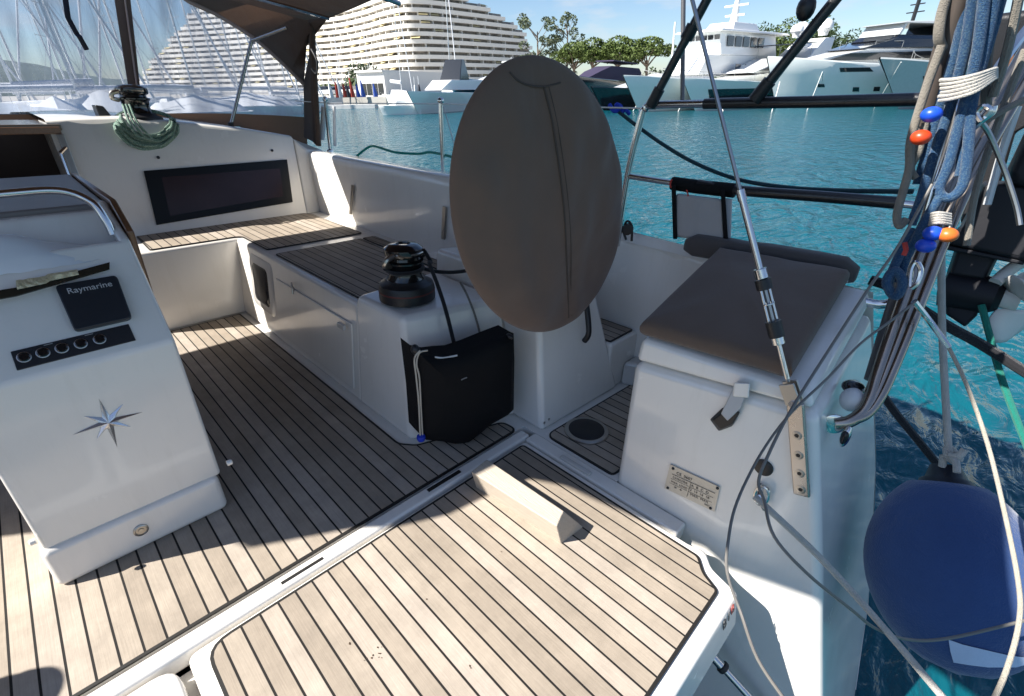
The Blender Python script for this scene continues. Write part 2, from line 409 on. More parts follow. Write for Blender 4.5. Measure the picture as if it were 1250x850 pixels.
for o_ in (0,):
    p0 = aX(880, 812, 1.23); p1 = aX(925, 862, 1.25)
    mb = MB(); dv = (p1 - p0).normalized()
    mb.tube([p0 - dv * .14, p0 + dv * .02], .017, 16); mb.build('strut_cylinder', STEEL, st)
    mb = MB(); mb.tube([p0 + dv * .0, p0 + dv * .018], .023, 8); mb.build('strut_collar', BLACK, st, bevel=.004)
    mb = MB(); mb.tube([p0 + dv * .02, p0 + dv * .35], .013, 14); mb.build('strut_rod', STEEL, st)
# ---- benches, pods, coamings on both sides
for s in (1, -1):
    st_ = s > 0
    mb = MB(s); mb.hull8([(.868, 1.86, -.003), (.858, 3.42, -.003), (1.72, 3.42, -.003), (1.72, 1.86, -.003)], [(.922, 1.86, .497), (.922, 3.42, .497), (1.72, 3.42, .497), (1.72, 1.86, .497)])
    bench = mb.build('side_bench', GEL, boat, bevel=.022)
    mb = MB(s); mb.box((.30, 3.402, -.003), (1.72, 3.95, .497)); fb = mb.build('forward_bench', GEL, boat, bevel=.022)
    panel(rounded([(.465, 3.835), (.455, 3.425), (.955, 3.425), (.957, 2.99), (1.585, 2.99), (1.60, 3.80), (1.56, 3.86)], [.01, .01, .05, .02, .02, .02, .02]), .4985, 'teak_deck', bench, side=s)
    panel(rounded([(.957, 2.865), (.957, 1.885), (1.42, 1.885), (1.50, 2.865)], .012), .4985, 'teak_deck', bench, side=s)
    panel(rounded([(1.515, 2.865), (1.47, 1.885), (1.57, 1.885), (1.60, 2.865)], .01), .4985, 'teak_deck', bench, side=s)
    # locker door in the bench front
    def bf(y, z, d=0): return (.866 + (z / .5) * .056 - d, y, z)
    mb = MB(s); mb.hull8([bf(1.91, .055), bf(2.78, .055), bf(2.78, .39), bf(1.91, .39)], [bf(1.91, .055, .009), bf(2.78, .055, .009), bf(2.78, .39, .009), bf(1.91, .39, .009)])
    door = mb.build('locker_door', GEL, bench, bevel=.006)
    if st_:
        # door catch on the upper band
        q = aX(360, 350, .905)
        mb = MB(); mb.tube([q + Vector((-.004, .03, .012)), q + Vector((-.014, .0, .004)), q + Vector((-.016, -.03, -.006))], .006, 8); mb.tube([q + Vector((-.016, -.004, .004)), q + Vector((-.022, -.008, -.035))], .006, 8); mb.build('door_catch', STEELD, bench)
        mb = MB(); mb.box((.868, 1.93, .36), (.884, 1.99, .385)); mb.build('hinge', GELD, bench, bevel=.003)
    # opening port in the bench front
    def ring(y0, y1, z0, z1, d, r): return [bf(p[0], p[1], d) for p in rounded([(y0, z0), (y1, z0), (y1, z1), (y0, z1)], r)]
    mb = MB(s); mb.hull8(ring(2.84, 3.20, .12, .455, 0, .05), ring(2.86, 3.18, .14, .44, .010, .05)); pr = mb.build('bench_port', GELD, bench, bevel=.004)
    mb = MB(s); mb.hull8(ring(2.90, 3.14, .17, .41, .008, .04), ring(2.905, 3.135, .175, .405, .0125, .04)); mb.build('pane', DKGLASS, pr)
    # winch pod
    mb = MB(s); mb.hull8([(.862, 1.87, -.003), (.868, 1.445, -.003), (1.36, 1.265, -.003), (1.36, 1.87, -.003)], [(.918, 1.872, .538), (.938, 1.535, .530), (1.36, 1.40, .548), (1.36, 1.872, .56)])
    pod = mb.build('winch_pod', GEL, boat, bevel=.028, seg=4)
    mb = MB(s); mb.hull8([(1.326, 1.098, -.003), (1.90, 1.078, -.003), (2.0, 1.9, -.003), (1.326, 1.9, -.003)], [(1.385, 1.215, .66), (1.690, 1.150, .615), (1.75, 1.9, .62), (1.385, 1.9, .66)])
    hp = mb.build('helm_pod', GEL, boat, bevel=.026, seg=4)
    mb = MB(s); mb.tube([(1.60, 1.118, .54), (1.585, 1.08, .42), (1.58, 1.095, .37)], .013, 10, sm=5, flat=1.0); mb.build('throttle_lever', BLACK, hp)
    for (a, b) in ((1.345, .04), (1.375, .045)):
        mb = MB(s); mb.lathe([(.006, 0), (.006, .003), (.003, .004)], (a, 1.104, b), axis=(0, -1, 0), seg=10); mb.build('screw_cap', STEELD, hp)
    # steps between helm floor and side deck
    mb = MB(s); mb.box((1.815, 1.095, -.003), (2.06, 1.9, .268)); mb.build('side_step', GEL, boat, bevel=.015)
    panel(rounded([(1.83, 1.5), (1.83, 1.115), (2.035, 1.115), (2.035, 1.5)], .015), .2695, 'teak_deck', boat, side=s)
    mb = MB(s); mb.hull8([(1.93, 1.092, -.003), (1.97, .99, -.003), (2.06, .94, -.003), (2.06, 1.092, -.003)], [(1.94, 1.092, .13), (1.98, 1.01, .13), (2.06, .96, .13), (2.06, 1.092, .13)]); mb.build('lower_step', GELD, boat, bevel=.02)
    # coaming
    rows = []
    for (y, x, zt, w) in ((3.98, 1.705, .945, .2), (3.5, 1.68, .95, .2), (3.0, 1.662, .950, .2), (2.5, 1.655, .950, .2), (2.15, 1.668, .948, .2), (1.9, 1.76, .93, .18), (1.65, 1.90, .86, .14), (1.4, 2.01, .765, .09), (1.2, 2.045, .728, .07), (.95, 2.03, .738, .06), (.69, 1.97, .735, .06)):
        rows.append([(x + .012, y, .0), (x + .002, y, zt - .06), (x + .006, y, zt - .018), (x + .022, y, zt - .003), (x + .05, y, zt), (x + w - .02, y, zt - .01), (x + w, y, zt - .05), (x + w + .02, y, .5)])
    mb = MB(s); V = mb.grid(rows); mb.f(V[0]); mb.f(V[-1][::-1]); co = mb.build('coaming', GEL, boat, sharp=60)
    for (a, b) in (((431, 226), (428, 262)), ((543, 252), (541, 292))):
        p, q = aX(*a, 1.660), aX(*b, 1.660)
        mb = MB(s); mb.hull8([p + Vector((0, .018, 0)), p + Vector((0, -.018, 0)), q + Vector((0, -.018, 0)), q + Vector((0, .018, 0))], [p + Vector((-.006, .014, 0)), p + Vector((-.006, -.014, 0)), q + Vector((-.006, -.014, 0)), q + Vector((-.006, .014, 0))])
        mb.build('rope_slot', STEELD, co, bevel=.002)
    # corner panel between bulkhead and coaming
    a0 = aP(357, 168, BN, BP); a1 = aP(374, 262, BN, BP)
    mb = MB(s); mb.hull8([a0, (1.70, 3.92, .952), (1.69, 3.86, .49), (a1.x, a1.y, .49)], [a0 + Vector((.02, .2, 0)), (1.9, 3.99, .93), (1.9, 3.99, .49), (a1.x, a1.y + .2, .49)])
    mb.build('corner_panel', GEL, boat, bevel=.02)
    # stern locker with lid
    a = [(1.308, .70, -.95), (1.308, .698, .522), (1.308, .150, .582), (1.308, yt(.1), .1), (1.308, yt(-.4), -.4), (1.308, yt(-.95), -.95)]
    b = [(1.60, .70, -.95), (1.97, .70, .62), (1.905, yt(.70), .70), (2.06, yt(.05), .05), (2.03, yt(-.45), -.45), (1.70, yt(-.95), -.95)]
    mb = MB(s); mb.hull8(a, b); lk = mb.build('stern_locker', GEL, boat, bevel=.03, seg=4)
    a = [(1.310, .694, .530), (1.310, .160, .590), (1.314, .185, .635), (1.314, .686, .615)]
    b = [(1.93, .694, .65), (1.90, .185, .73), (1.895, .205, .775), (1.93, .686, .76)]
    mb = MB(s); mb.hull8(a, b); lid = mb.build('locker_lid', GEL, lk, bevel=.018)
    # hull
    rows = []
    sec = [(1.93, .76), (1.975, .48), (2.06, .1), (2.07, -.06), (2.0, -.55), (1.80, -.83), (1.3, -1.1), (-.04, -1.25)]
    for (y, w, dz) in ((None, 1, 0), (1.2, 1.06, .0), (2.2, 1.07, .05), (3.5, 1.06, .12), (5.5, .96, .2), (7.5, .78, .28), (9.2, .48, .36), (10.6, .03, .46)):
        rows.append([((x + .04) * w - .04, (yt(z) + .004 if y is None else y), z + (dz if z > 0 else 0)) for x, z in sec])
    mb = MB(s); mb.grid(rows); hl = mb.build('hull', GEL, boat, sharp=60)
    # side deck
    rows = [[(1.98, .7, .72), (2.0, .7, .76)], [(2.02, 1.4, .72), (2.05, 1.4, .76)], [(1.80, 2.2, .80), (2.08, 2.2, .83)], [(1.78, 3.5, .85), (2.06, 3.5, .88)], [(1.80, 4.3, .89), (2.03, 4.3, .90)], [(1.0, 5.5, .95), (1.88, 5.5, .96)], [(.3, 7.5, 1.03), (1.53, 7.5, 1.04)], [(-.04, 9.2, 1.1), (.94, 9.2, 1.12)], [(-.04, 10.6, 1.2), (-.02, 10.6, 1.22)]]
    mb = MB(s); mb.grid(rows); mb.build('side_deck', GEL, boat)
    # bulkhead
    tp = [aP(*p, BN, BP) for p in ((56, 150), (82, 148), (150, 146), (212, 151), (300, 160), (357, 169))]
    bt = [aP(*p, BN, BP) for p in ((118, 300), (135, 297), (175, 289.5), (230, 280), (310, 267), (374, 259.5))]
    for p in bt: p.z = .49; p.y = 3.86
    fwd = Vector((0, .5, 0))
    mb = MB(s)
    mb.grid([bt, tp]); mb.grid([bt, [p + fwd for p in bt]]); 
    roof = [tp, [p + Vector((0, .02, .012)) for p in tp], [p + Vector((0, .06, .018)) for p in tp], [p + Vector((0, 1.2, .03)) for p in tp], [Vector((p.x * .8, 6.5, p.z + .0)) for p in tp], [Vector((p.x * .6, 7.6, 1.02)) for p in tp]]
    mb.grid(roof)
    side = [[r[-1], Vector((r[-1].x + .12, r[-1].y, .7))] for r in roof]; mb.grid(side)
    mb.poly([tp[0], bt[0], bt[0] + fwd, tp[0] + fwd])
    bk = mb.build('cabin_bulkhead', GEL, boat, bevel=0, sharp=50)
    # cabin window
    if True:
        def bw(px_, py_, d): 
            p = aP(px_, py_, BN, BP); return p - BN.normalized() * d
        q = [(175, 209), (350, 195), (357, 247), (191, 275)]
        mb = MB(s); mb.hull8([bw(*p, .001) for p in q], [bw(*p, .012) for p in q]); wn = mb.build('cabin_window', WINFR, bk, bevel=.004)
        q = [(197, 217), (341, 206), (345, 240), (207, 264)]
        mb = MB(s); mb.hull8([bw(*p, .010) for p in q], [bw(*p, .0135) for p in q]); mb.build('pane', SMOKE, wn)
        for p in ((193, 192.5), (332, 184), (399, 192)):
            c = bw(*p, .004); mb = MB(s); mb.lathe([(.010, 0), (.009, .004), (.003, .005)], c, axis=-BN, seg=12); mb.build('snap_stud', BLACK, bk)
# underside and lower transom
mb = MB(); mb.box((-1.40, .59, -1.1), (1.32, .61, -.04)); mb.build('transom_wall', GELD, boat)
# stern locker details (starboard)
lks = [o for o in boat.children if o.name.startswith('stern_locker')][0]
X0 = 1.2965
def lp(px_, py_, d=0): return aX(px_, py_, X0 + .008 - d)
# builder's plate
q = [(818, 567), (879, 595), (872, 625), (811, 596)]
PLATE = simple('plate_aluminium', (.60, .56, .48), .45, .3)
mb = MB(); mb.hull8([lp(*p) for p in q], [lp(*p, .003) for p in q]); bp_ = mb.build('builder_plate', PLATE, lks)
c0 = lp(820, 569, .0045); ex = (lp(879, 595, .0045) - c0); ey = (lp(812.5, 596, .0045) - c0)
ux = ex.normalized(); uy = (-ey).normalized()
INK = simple('black_print', (.03, .03, .03), .6)
def pl_text(t, u, v, size): text_mesh('plate_text', t, size, frame_m(c0 + ex * u + ey * v, ux, uy), INK, bp_, depth=.0002)
pl_text('CE  0607', .30, .20, .015); pl_text('A  B  C  D', .66, .42, .014); pl_text('12  14  16  18', .66, .60, .013); pl_text('MAX  MAX', .70, .78, .013)
pl_text('CATEGORIE', .24, .42, .010); pl_text('MAX. LOAD', .25, .62, .011); pl_text('0607', .88, .9, .009); pl_text('=  +', .25, .80, .017)
mb = MB()
def bar(u0, v0, u1, v1):
    P_ = lambda u, v: c0 + ex * u + ey * v
    n = Vector((-.0008, 0, 0)); mb.hull8([P_(u0, v0), P_(u1, v0), P_(u1, v1), P_(u0, v1)], [P_(u0, v0) + n, P_(u1, v0) + n, P_(u1, v1) + n, P_(u0, v1) + n])
bar(.05, .30, .95, .315); bar(.46, .3, .467, .93); bar(.46, .5, .95, .507); bar(.46, .70, .95, .707); bar(.05, .5, .44, .507); bar(.05, .7, .44, .707)
for u, v in ((.04, .08), (.96, .08), (.04, .95), (.96, .95)): mb.ball(c0 + ex * u + ey * v, .005, 8, 6)
mb.build('plate_print', INK, bp_)
# round rubber plug
mb = MB(); mb.lathe([(.026, -.004), (.026, .003), (.022, .005), (.001, .005)], lp(932, 571), axis=(-1, 0, 0), seg=28); mb.build('rubber_plug', BLACK, lks)
# latch
p1 = lp(885, 513); 
mb = MB(); 
q = [(866, 512), (882, 497), (904, 503), (894, 521), (877, 527)]
mb.hull8([lp(*p) for p in q], [lp(*p, .018) for p in [(870, 513), (888, 500), (903, 503), (895, 517), (880, 524)]]); la = mb.build('lid_latch', BLACK, lks, bevel=.004)
mb = MB(); q = [(898, 468), (914, 468), (905, 498), (888, 514), (880, 505)]
mb.hull8([lp(*p, .018) for p in q], [lp(*p, .026) for p in q]); mb.build('latch_strap', simple('pale_rubber', (.5, .5, .5), .6), la, bevel=.003)
q = [(896, 467), (916, 468), (914, 486), (894, 484)]
mb = MB(); mb.hull8([lp(*p, .0) for p in q], [lp(*p, .03) for p in q]); mb.build('latch_keeper', GEL, la, bevel=.005)
# chainplate with backstay
cp_t = aX(972, 490, X0 - .012); cp_b = aX(980, 603, X0 + .008)
def slab(c0_, c1_, w, thick, side_dir=Vector((0, 1, 0))):
    d = (c1_ - c0_).normalized(); n = Vector((-1, 0, 0)); n = (n - d * n.dot(d)).normalized(); wv = d.cross(n)
    a_ = [c0_ + wv * w, c0_ - wv * w, c1_ - wv * w, c1_ + wv * w]
    return a_, [p + n * thick for p in a_]
mb = MB(); a_, b_ = slab(cp_t, cp_b, .021, .014); mb.hull8(a_, b_); chp = mb.build('chainplate', simple('warm_steel', (.50, .46, .42), .28, .9, rvar=.1), lks, bevel=.005)
for t_ in (.33, .54, .74, .92):
    c = cp_t.lerp(cp_b, t_) + Vector((-.014, 0, 0)); mb = MB(); mb.lathe([(.0125, -.004), (.0125, .0015), (.010, .0022), (.006, .0022), (.005, -.001), (.001, -.001)], c, axis=(-1, 0, 0), seg=18); bo_ = mb.build('bolt', STEELD, chp); mb = MB(); mb.lathe([(.005, 0), (.0045, .0012), (.001, .0012)], c + Vector((-.0015, 0, 0)), axis=(-1, 0, 0), seg=10); mb.build('bolt_socket', BLACK, chp)
bs0 = aX(971, 492, X0 - .022); bsf = aX(961, 462, 1.275); bs1 = aX(845, 0, 1.245); bd = (bs1 - bsf).normalized()
mb = MB()
for k in (-1, 1):
    wv = Vector((0, .010 * k, 0)); a_, b_ = slab(bsf - bd * .01 + Vector((-.0, 0, 0)) + wv * .0 + Vector((-.012 if k < 0 else .014, 0, 0)), bs0 + Vector((-.012 if k < 0 else .014, 0, 0)), .019, .006); mb.hull8(a_, b_)
fk = mb.build('fork', STEELD, chp, bevel=.003)
mb = MB(); mb.lathe([(.009, -.028), (.009, .03)], aX(971, 489, 1.28), axis=(1, 0, 0), seg=14); mb.build('clevis_pin', STEEL, chp)
mb = MB(); mb.tube([bsf - bd * .01, bs1 + bd * 1.4], .0048, 8); bks = mb.build('backstay', simple('wire_rope', (.34, .34, .35), .35, .9, stretch=(60, 60, 400)), boat)
def onstay(py): return bsf.lerp(bs1, (462 - py) / 462.)
def stay_t(py):   # param by image row
    lo, hi = 0., 1.
    for _ in range(30):
        m_ = (lo + hi) / 2; P_ = bsf.lerp(bs1, m_); c = ROWS.transposed() @ (P_ - CAM); y_ = 425 + FOC * c.y / c.z
        if y_ > py: lo = m_
        else: hi = m_
    return bsf.lerp(bs1, lo)
mb = MB(); mb.tube([stay_t(462), stay_t(415)], .0065, 10); mb.tube([stay_t(332), stay_t(240)], .0085, 12); mb.tube([stay_t(322), stay_t(300)], .0062, 12); mb.tube([stay_t(245), stay_t(232)], .0105, 12); mb.build('stay_rod', STEEL, bks)
mb = MB(); 
for k in (-1, 1):
    wv = Vector((.75, -.62, 0)) * .0125 * k
    mb.tube([stay_t(414) + wv, stay_t(332) + wv], .004, 8)
for a_, b_ in ((420, 408), (372, 370), (340, 328)): mb.tube([stay_t(a_), stay_t(b_)], .016, 12)
tb = mb.build('turnbuckle', STEEL, bks, bevel=.002)
mb = MB(); mb.tube([stay_t(411), stay_t(392)], .019, 14); mb.tube([stay_t(353), stay_t(341)], .019, 14); mb.build('tape_wrap', BLACK, tb)
# ---- table console
cons = None
def prof(pts, x0, x1, name, mat, parent, bevel, seg=3, dx=0):
    mb = MB(); mb.hull8([(x0, y, z) for y, z in pts], [(x1, y, z) for y, z in pts]); return mb.build(name, mat, parent, bevel=bevel, seg=seg)
cons = prof([(1.605, .13), (1.625, .645), (1.835, .915), (1.86, .905), (1.875, .84), (1.99, .86), (2.05, .97), (2.10, .97), (2.12, .13)], -.262, .205, 'table_console', GEL, boat, .028, 4)
prof([(1.578, 0.002), (1.592, .140), (2.12, .140), (2.12, .002)], -.272, .193, 'plinth', GEL, cons, .022, 4)
mb = MB()
for y0, a, b in ((1.0, -.262, -.235), (1.0, .178, .205)): mb.hull8([(a, 1.80, .87), (b, 1.80, .87), (b, 2.06, .93), (a, 2.06, .93)], [(a, 1.835, .915), (b, 1.835, .915), (b, 2.08, 1.0), (a, 2.08, 1.0)])
mb.build('tray_side', GEL, cons, bevel=.012)
PNn = Vector((0, 1, -.78)).normalized(); PP = Vector((0, 1.626, .645))
def pp(px_, py_, d=0): return aP(px_, py_, PNn, PP) - PNn * d
q = rounded([(68, 352), (143, 339), (162, 391), (92, 407)], 6, 4)
mb = MB(); mb.hull8([pp(*p, .0) for p in q], [pp(*p, .022) for p in q]); disp = mb.build('display_cover', simple('dark_plastic_cover', (.014, .017, .022), .38, bump=.05), cons, bevel=.004)
u = (pp(143, 339) - pp(68, 352)).normalized(); w = (pp(68, 352) - pp(92, 407)).normalized()
text_mesh('display_lettering', 'Raymarine', .0235, frame_m(pp(111, 355, .0235), u, w), simple('silver_print', (.5, .5, .5), .5), disp, depth=.0004)
q = [(13, 430), (157, 396), (166, 416), (21, 453)]
mb = MB(); mb.hull8([pp(*p, .0) for p in q], [pp(*p, .005) for p in q]); sw = mb.build('switch_panel', BLACK, cons, bevel=.002)
for i in range(5):
    f_ = i / 4
    c = pp(30 + 92 * f_, 437 - 22 * f_, .005)
    mb = MB(); mb.lathe([(.0125, 0), (.0125, .004), (.010, .006), (.001, .006)], c, axis=-PNn, seg=18); mb.build('gauge', BLACKG, sw)
    mb = MB(); mb.lathe([(.0145, 0), (.0145, .002), (.0125, .003)], c, axis=-PNn, seg=20); mb.build('gauge_ring', STEELD, sw)
u2 = (pp(157, 396) - pp(13, 430)).normalized()
for (a, b, t) in ((54, 421, 'OK'), (104, 409, 'OK')):
    mb = MB(); c = pp(a, b + 2, .0055); mb.hull8([c, c + u2 * .018, c + u2 * .018 + w * .002, c + w * .002], [p - PNn * .0006 for p in (c, c + u2 * .018, c + u2 * .018 + w * .002, c + w * .002)]); mb.build('panel_mark', simple('pale_print', (.3, .3, .3), .5), sw)
# star emblem: eight facetted points
sc_ = aY(131, 516, 1.612); FN = Vector((0, 1, -.038)).normalized()
def sp_(px_, py_, d=0): return aP(px_, py_, FN, Vector((0, 1.605, .13))) - FN * d
ctr = sp_(132, 515, .010); mb = MB()
tips = [(121, 487), (150, 493), (174, 503), (160, 521), (143, 546), (118, 536), (88, 531), (102, 508)]
big = [1, 0, 1, 0, 1, 0, 1, 0]
for i, t in enumerate(tips):
    T = sp_(*t, .002); prv = sp_(*tips[i - 1], .002); nxt = sp_(*tips[(i + 1) % 8], .002); C = sp_(132, 515, .0)
    r = .30
    n1 = C + ((prv - C).normalized() + (T - C).normalized()).normalized() * .020; n2 = C + ((nxt - C).normalized() + (T - C).normalized()).normalized() * .020
    mb.poly([ctr, n1, T]); mb.poly([ctr, T, n2]); mb.poly([C, T, n1]); mb.poly([C, n2, T])
mb.build('star_emblem', simple('chrome', (.86, .86, .86), .26, 1, 0), cons, flat=True)
c = sp_(172, 647) ; c = aY(172, 647, 1.586)
mb = MB(); mb.lathe([(.020, -.004), (.020, .004), (.016, .006), (.014, .003), (.008, .003), (.007, .006), (.001, .006)], c, axis=(0, -1, .05), seg=24); mb.build('deck_socket', STEELD, cons)
mb = MB(); mb.lathe([(.009, 0), (.009, .012), (.006, .015)], aX(277, 566, .205), axis=(1, 0, 0), seg=12); mb.lathe([(.009, 0), (.009, .012), (.006, .015)], aX(44, 660, -.262), axis=(-1, 0, 0), seg=12); mb.build('side_knob', GEL, cons)
# grab rail arch
mb = MB(); mb.tube([(-.30, 1.95, .90), (-.28, 1.95, 1.0), (-.2, 1.95, 1.045), (0, 1.95, 1.055), (.10, 1.95, 1.05), (.155, 1.93, 1.015), (.172, 1.91, .96), (.175, 1.90, .92)], .0115, 12, sm=8); mb.build('grab_rail', STEEL, cons)
# table leaves of varnished wood
mb = MB(); mb.hull8([(.207, 1.93, .55), (.207, 3.0, .45), (.207, 3.0, .99), (.207, 2.02, 1.005), (.207, 1.87, .93)], [(.226, 1.93, .55), (.226, 3.0, .45), (.226, 3.0, .99), (.226, 2.02, 1.005), (.226, 1.87, .93)]); mb.build('table_leaf', WOODV, cons, bevel=.006)
mb = MB(); mb.hull8([(-.282, 1.93, .55), (-.282, 3.0, .45), (-.282, 3.0, .99), (-.282, 2.02, 1.005), (-.282, 1.87, .93)], [(-.264, 1.93, .55), (-.264, 3.0, .45), (-.264, 3.0, .99), (-.264, 2.02, 1.005), (-.264, 1.87, .93)]); mb.build('table_leaf', WOODV, cons, bevel=.006)
mb = MB(); mb.box((-.262, 2.1, .95), (.205, 3.0, .985)); mb.build('table_top', simple('grey_table_top', (.22, .20, .19), .4), cons, bevel=.01)
mb = MB(); mb.box((-.15, 2.2, .0), (.1, 2.9, .95)); mb.build('table_pedestal', GEL, cons, bevel=.02)
# ---- companionway
mb = MB(); mb.box((-.36, 3.9, -.2), (.30, 3.92, .35)); mb.build('companionway_sill', GEL, boat, bevel=.01)
INT = simple('cabin_interior_wood', (.03, .018, .012), .6)
mb = MB(); mb.box((-.9, 6.2, -1.0), (.85, 6.22, 1.15)); mb.box((-.9, 4.4, -1.0), (-.88, 6.2, 1.15)); mb.box((.83, 4.4, -1.0), (.85, 6.2, 1.15)); mb.box((-.9, 4.4, -1.0), (.85, 6.2, -.98)); mb.build('cabin_interior', INT, boat)
tl = aP(0, 152, BN, BP); tr = aP(78, 146, BN, BP); a = .30
mb = MB(); mb.box((-.40, 4.00, 1.115), (.315, 4.75, 1.150)); hs = mb.build('companionway_hatch', simple('smoked_hatch', (.10, .08, .06), .25, coat=.5), boat, bevel=.008)
mb = MB(); mb.box((-.39, 3.985, 1.10), (.305, 4.03, 1.137)); mb.build('hatch_trim', WOODV, hs, bevel=.004)
for s in (1, -1):
    def gl(z, dx=0, dy=0): return (.300 + dx - .02 * (1.1 - z) , 3.86 + .25 * (z - .5) - .012 + dy, z)
    mb = MB(s); mb.hull8([gl(.40, -.022), gl(.40, .012), gl(1.10, .012), gl(1.10, -.022)], [gl(.40, -.022, -.02), gl(.40, .012, -.02), gl(1.10, .012, -.02), gl(1.10, -.022, -.02)]); gt = mb.build('washboard_guide', STEELD, boat, bevel=.004)
    mb = MB(s); mb.tube([gl(.45, -.035, -.018), gl(1.0, -.035, -.018)], .007, 8); mb.tube([gl(1.0, -.035, -.018), gl(1.03, .0, -.018)], .009, 8); mb.build('guide_rod', STEEL, gt)
    for k in range(6):
        z = .82 - .05 * k; mb = MB(s); mb.box(Vector(gl(z, -.012, -.026)), Vector(gl(z + .018, .004, -.018))); mb.build('guide_slot', BLACK, gt)
# ---- winches
def winch(c, sc=1.0):
    mb = MB(); c = Vector(c)
    mb.lathe([(r * sc, z * sc) for r, z in ((.118, 0), (.119, .012), (.117, .055), (.112, .068), (.09, .078), (.083, .088))], c, seg=40); w_ = mb.build('winch', BLACK, boat)
    mb = MB(); mb.lathe([(r * sc, z * sc) for r, z in ((.1185, .036), (.1195, .038), (.1195, .041), (.1185, .043))], c, seg=40); mb.build('red_ring', simple('red_stripe', (.10, .018, .015), .5), w_)
    mb = MB(); mb.lathe([(r * sc, z * sc) for r, z in ((.078, .085), (.070, .10), (.066, .125), (.070, .15), (.079, .160), (.079, .166), (.066, .172), (.064, .182), (.078, .19), (.081, .20), (.079, .218), (.06, .232), (.03, .236), (.028, .230), (.001, .230))], c, seg=40); mb.build('drum', BLACKG, w_)
    mb = MB(); mb.tube([c + Vector((-.070, -.03, .20)) * sc, c + Vector((-.10, -.03, .19)) * sc, c + Vector((-.105, -.02, .165)) * sc, c + Vector((-.075, -.01, .155)) * sc], .012 * sc, 8, sm=4); mb.tube([c + Vector((-.066, -.045, .205)) * sc, c + Vector((.0, -.0815, .205)) * sc, c + Vector((.045, -.07, .205)) * sc], .0035 * sc, 8, sm=6); mb.build('feeder_arm', STEELD, w_)
    return w_
winch((1.062, 1.675, .548)); winch((-.08 - 1.062, 1.675, .548))
rw = aY(173, 152, 4.16); winch((rw.x, rw.y, rw.z - .03), 1.1)
# rope clutch beside the cabin winch
p = aY(128, 140, 4.2); mb = MB(); mb.hull8([(p.x - .035, p.y - .05, p.z - .03), (p.x + .035, p.y - .05, p.z - .03), (p.x + .035, p.y + .1, p.z - .03), (p.x - .035, p.y + .1, p.z - .03)], [(p.x - .04, p.y - .03, p.z + .055), (p.x - .0, p.y - .05, p.z + .05), (p.x + .0, p.y + .1, p.z + .04), (p.x - .04, p.y + .1, p.z + .055)]); mb.build('rope_clutch', BLACK, boat, bevel=.008)

# ---- stern rail, stanchions, lifelines
rl = MB()
XR = 1.95
c1 = aX(790, 131, XR); pts = [aX(753, 300, XR), aX(766, 215, XR), aX(783, 143, XR), aX(788, 133, XR), aX(800, 128.5, XR), aX(900, 126, XR), aX(1120, 122, XR)]
rl.tube(pts, .0145, 14, sm=5); rl.tube([aX(765, 215, XR), aX(880, 231, XR), aX(1090, 248, XR), aX(1150, 256, XR)], .012, 12, sm=6)
pp_ = Vector((XR, -.02, 1.34))
rl.tube([aX(1120, 122, XR), aX(1150, 121, XR), aX(1166, 140, 1.94), aX(1140, 230, 1.90), aX(1098, 360, 1.87), (1.86, yt(.7) + .03, .74)], .0145, 14, sm=6)
rail = rl.build('stern_rail', STEEL, boat)
SLV = simple('black_sleeve', (.014, .014, .016), .35, bump=.2, bscale=120, coat=.3)
mb = MB(); mb.tube([aX(860, 127, XR), aX(1000, 124.5, XR), aX(1150, 121, XR)], .0185, 12); mb.tube([aX(852, 225, XR), aX(900, 232.5, XR), aX(1000, 240, XR), aX(1095, 248, XR)], .019, 12, sm=4); mb.build('rail_sleeve', SLV, rail)
for (a, b) in (((538, 124), (541, 214)), ((397, 122), (403, 182))):
    p, q = aX(*a, XR), aX(*b, XR); mb = MB(); mb.tube([p, q], .0135, 12); stn = mb.build('stanchion', STEEL, boat)
    mb = MB(); mb.ball(p + Vector((0, 0, .004)), .02, 12, 8); mb.lathe([(.03, 0), (.028, .012), (.016, .02)], q - Vector((0, 0, .02)), seg=16); mb.build('stanchion_fitting', STEEL, stn)
pA, pB = aX(541, 127, XR), aX(400, 126, XR)
mb = MB(); mb.tube([pA + Vector((0, -1.4, 0)), pA, pB, pB + Vector((-.15, 2.6, .05)), pB + Vector((-.7, 4.4, .1))], .0035, 6); mb.tube([pA + Vector((0, .0, -.01)), pA + Vector((.0, -.18, -.42))], .003, 6); mb.build('lifeline', simple('lifeline_wire', (.5, .5, .5), .4, .8), boat)
mb = MB(); q = aX(396, 130, 1.98); mb.tube([q, aX(393, 170, 1.98)], .022, 10); mb.tube([aX(408, 130, 1.97), aX(409, 178, 1.97)], .012, 10); mb.build('gate_fender_board', simple('white_plastic', (.7, .7, .7), .5), boat)
# ---- bimini legs
for i, (a, b, r_, xx) in enumerate((((797, 124), (866, -6), .016, 1.93), ((926, 116), (1026, -8), .017, 1.93), ((833, 124), (834, 20), .009, 2.1), ((934, 110), (1018, 0), .014, 1.99))):
    p, q = aX(*a, xx), aX(*b, xx); mb = MB(); mb.tube([p, q + (q - p) * .22], r_, 12)
    lg = mb.build('bimini_leg', SLV if i != 2 else simple('grey_tube', (.14, .14, .15), .4, .5), boat)
    if i < 2:
        mb = MB(); mb.tube([p - (q - p).normalized() * .02, p + (q - p).normalized() * .05], r_ * 1.35, 12); mb.build('leg_clamp', BLACK, lg)
        if i == 0:
            mm = p.lerp(q, .62); mb = MB(); mb.tube([mm, mm + (q - p).normalized() * .045], r_ * 1.45, 12); mb.build('leg_clamp', BLACK, lg)
        else:
            mm = aX(990, 18, xx); mb = MB(); mb.ball(aX(984, 10, xx), (.028, .028, .036), 12, 8); mb.build('leg_clamp', BLACK, lg)
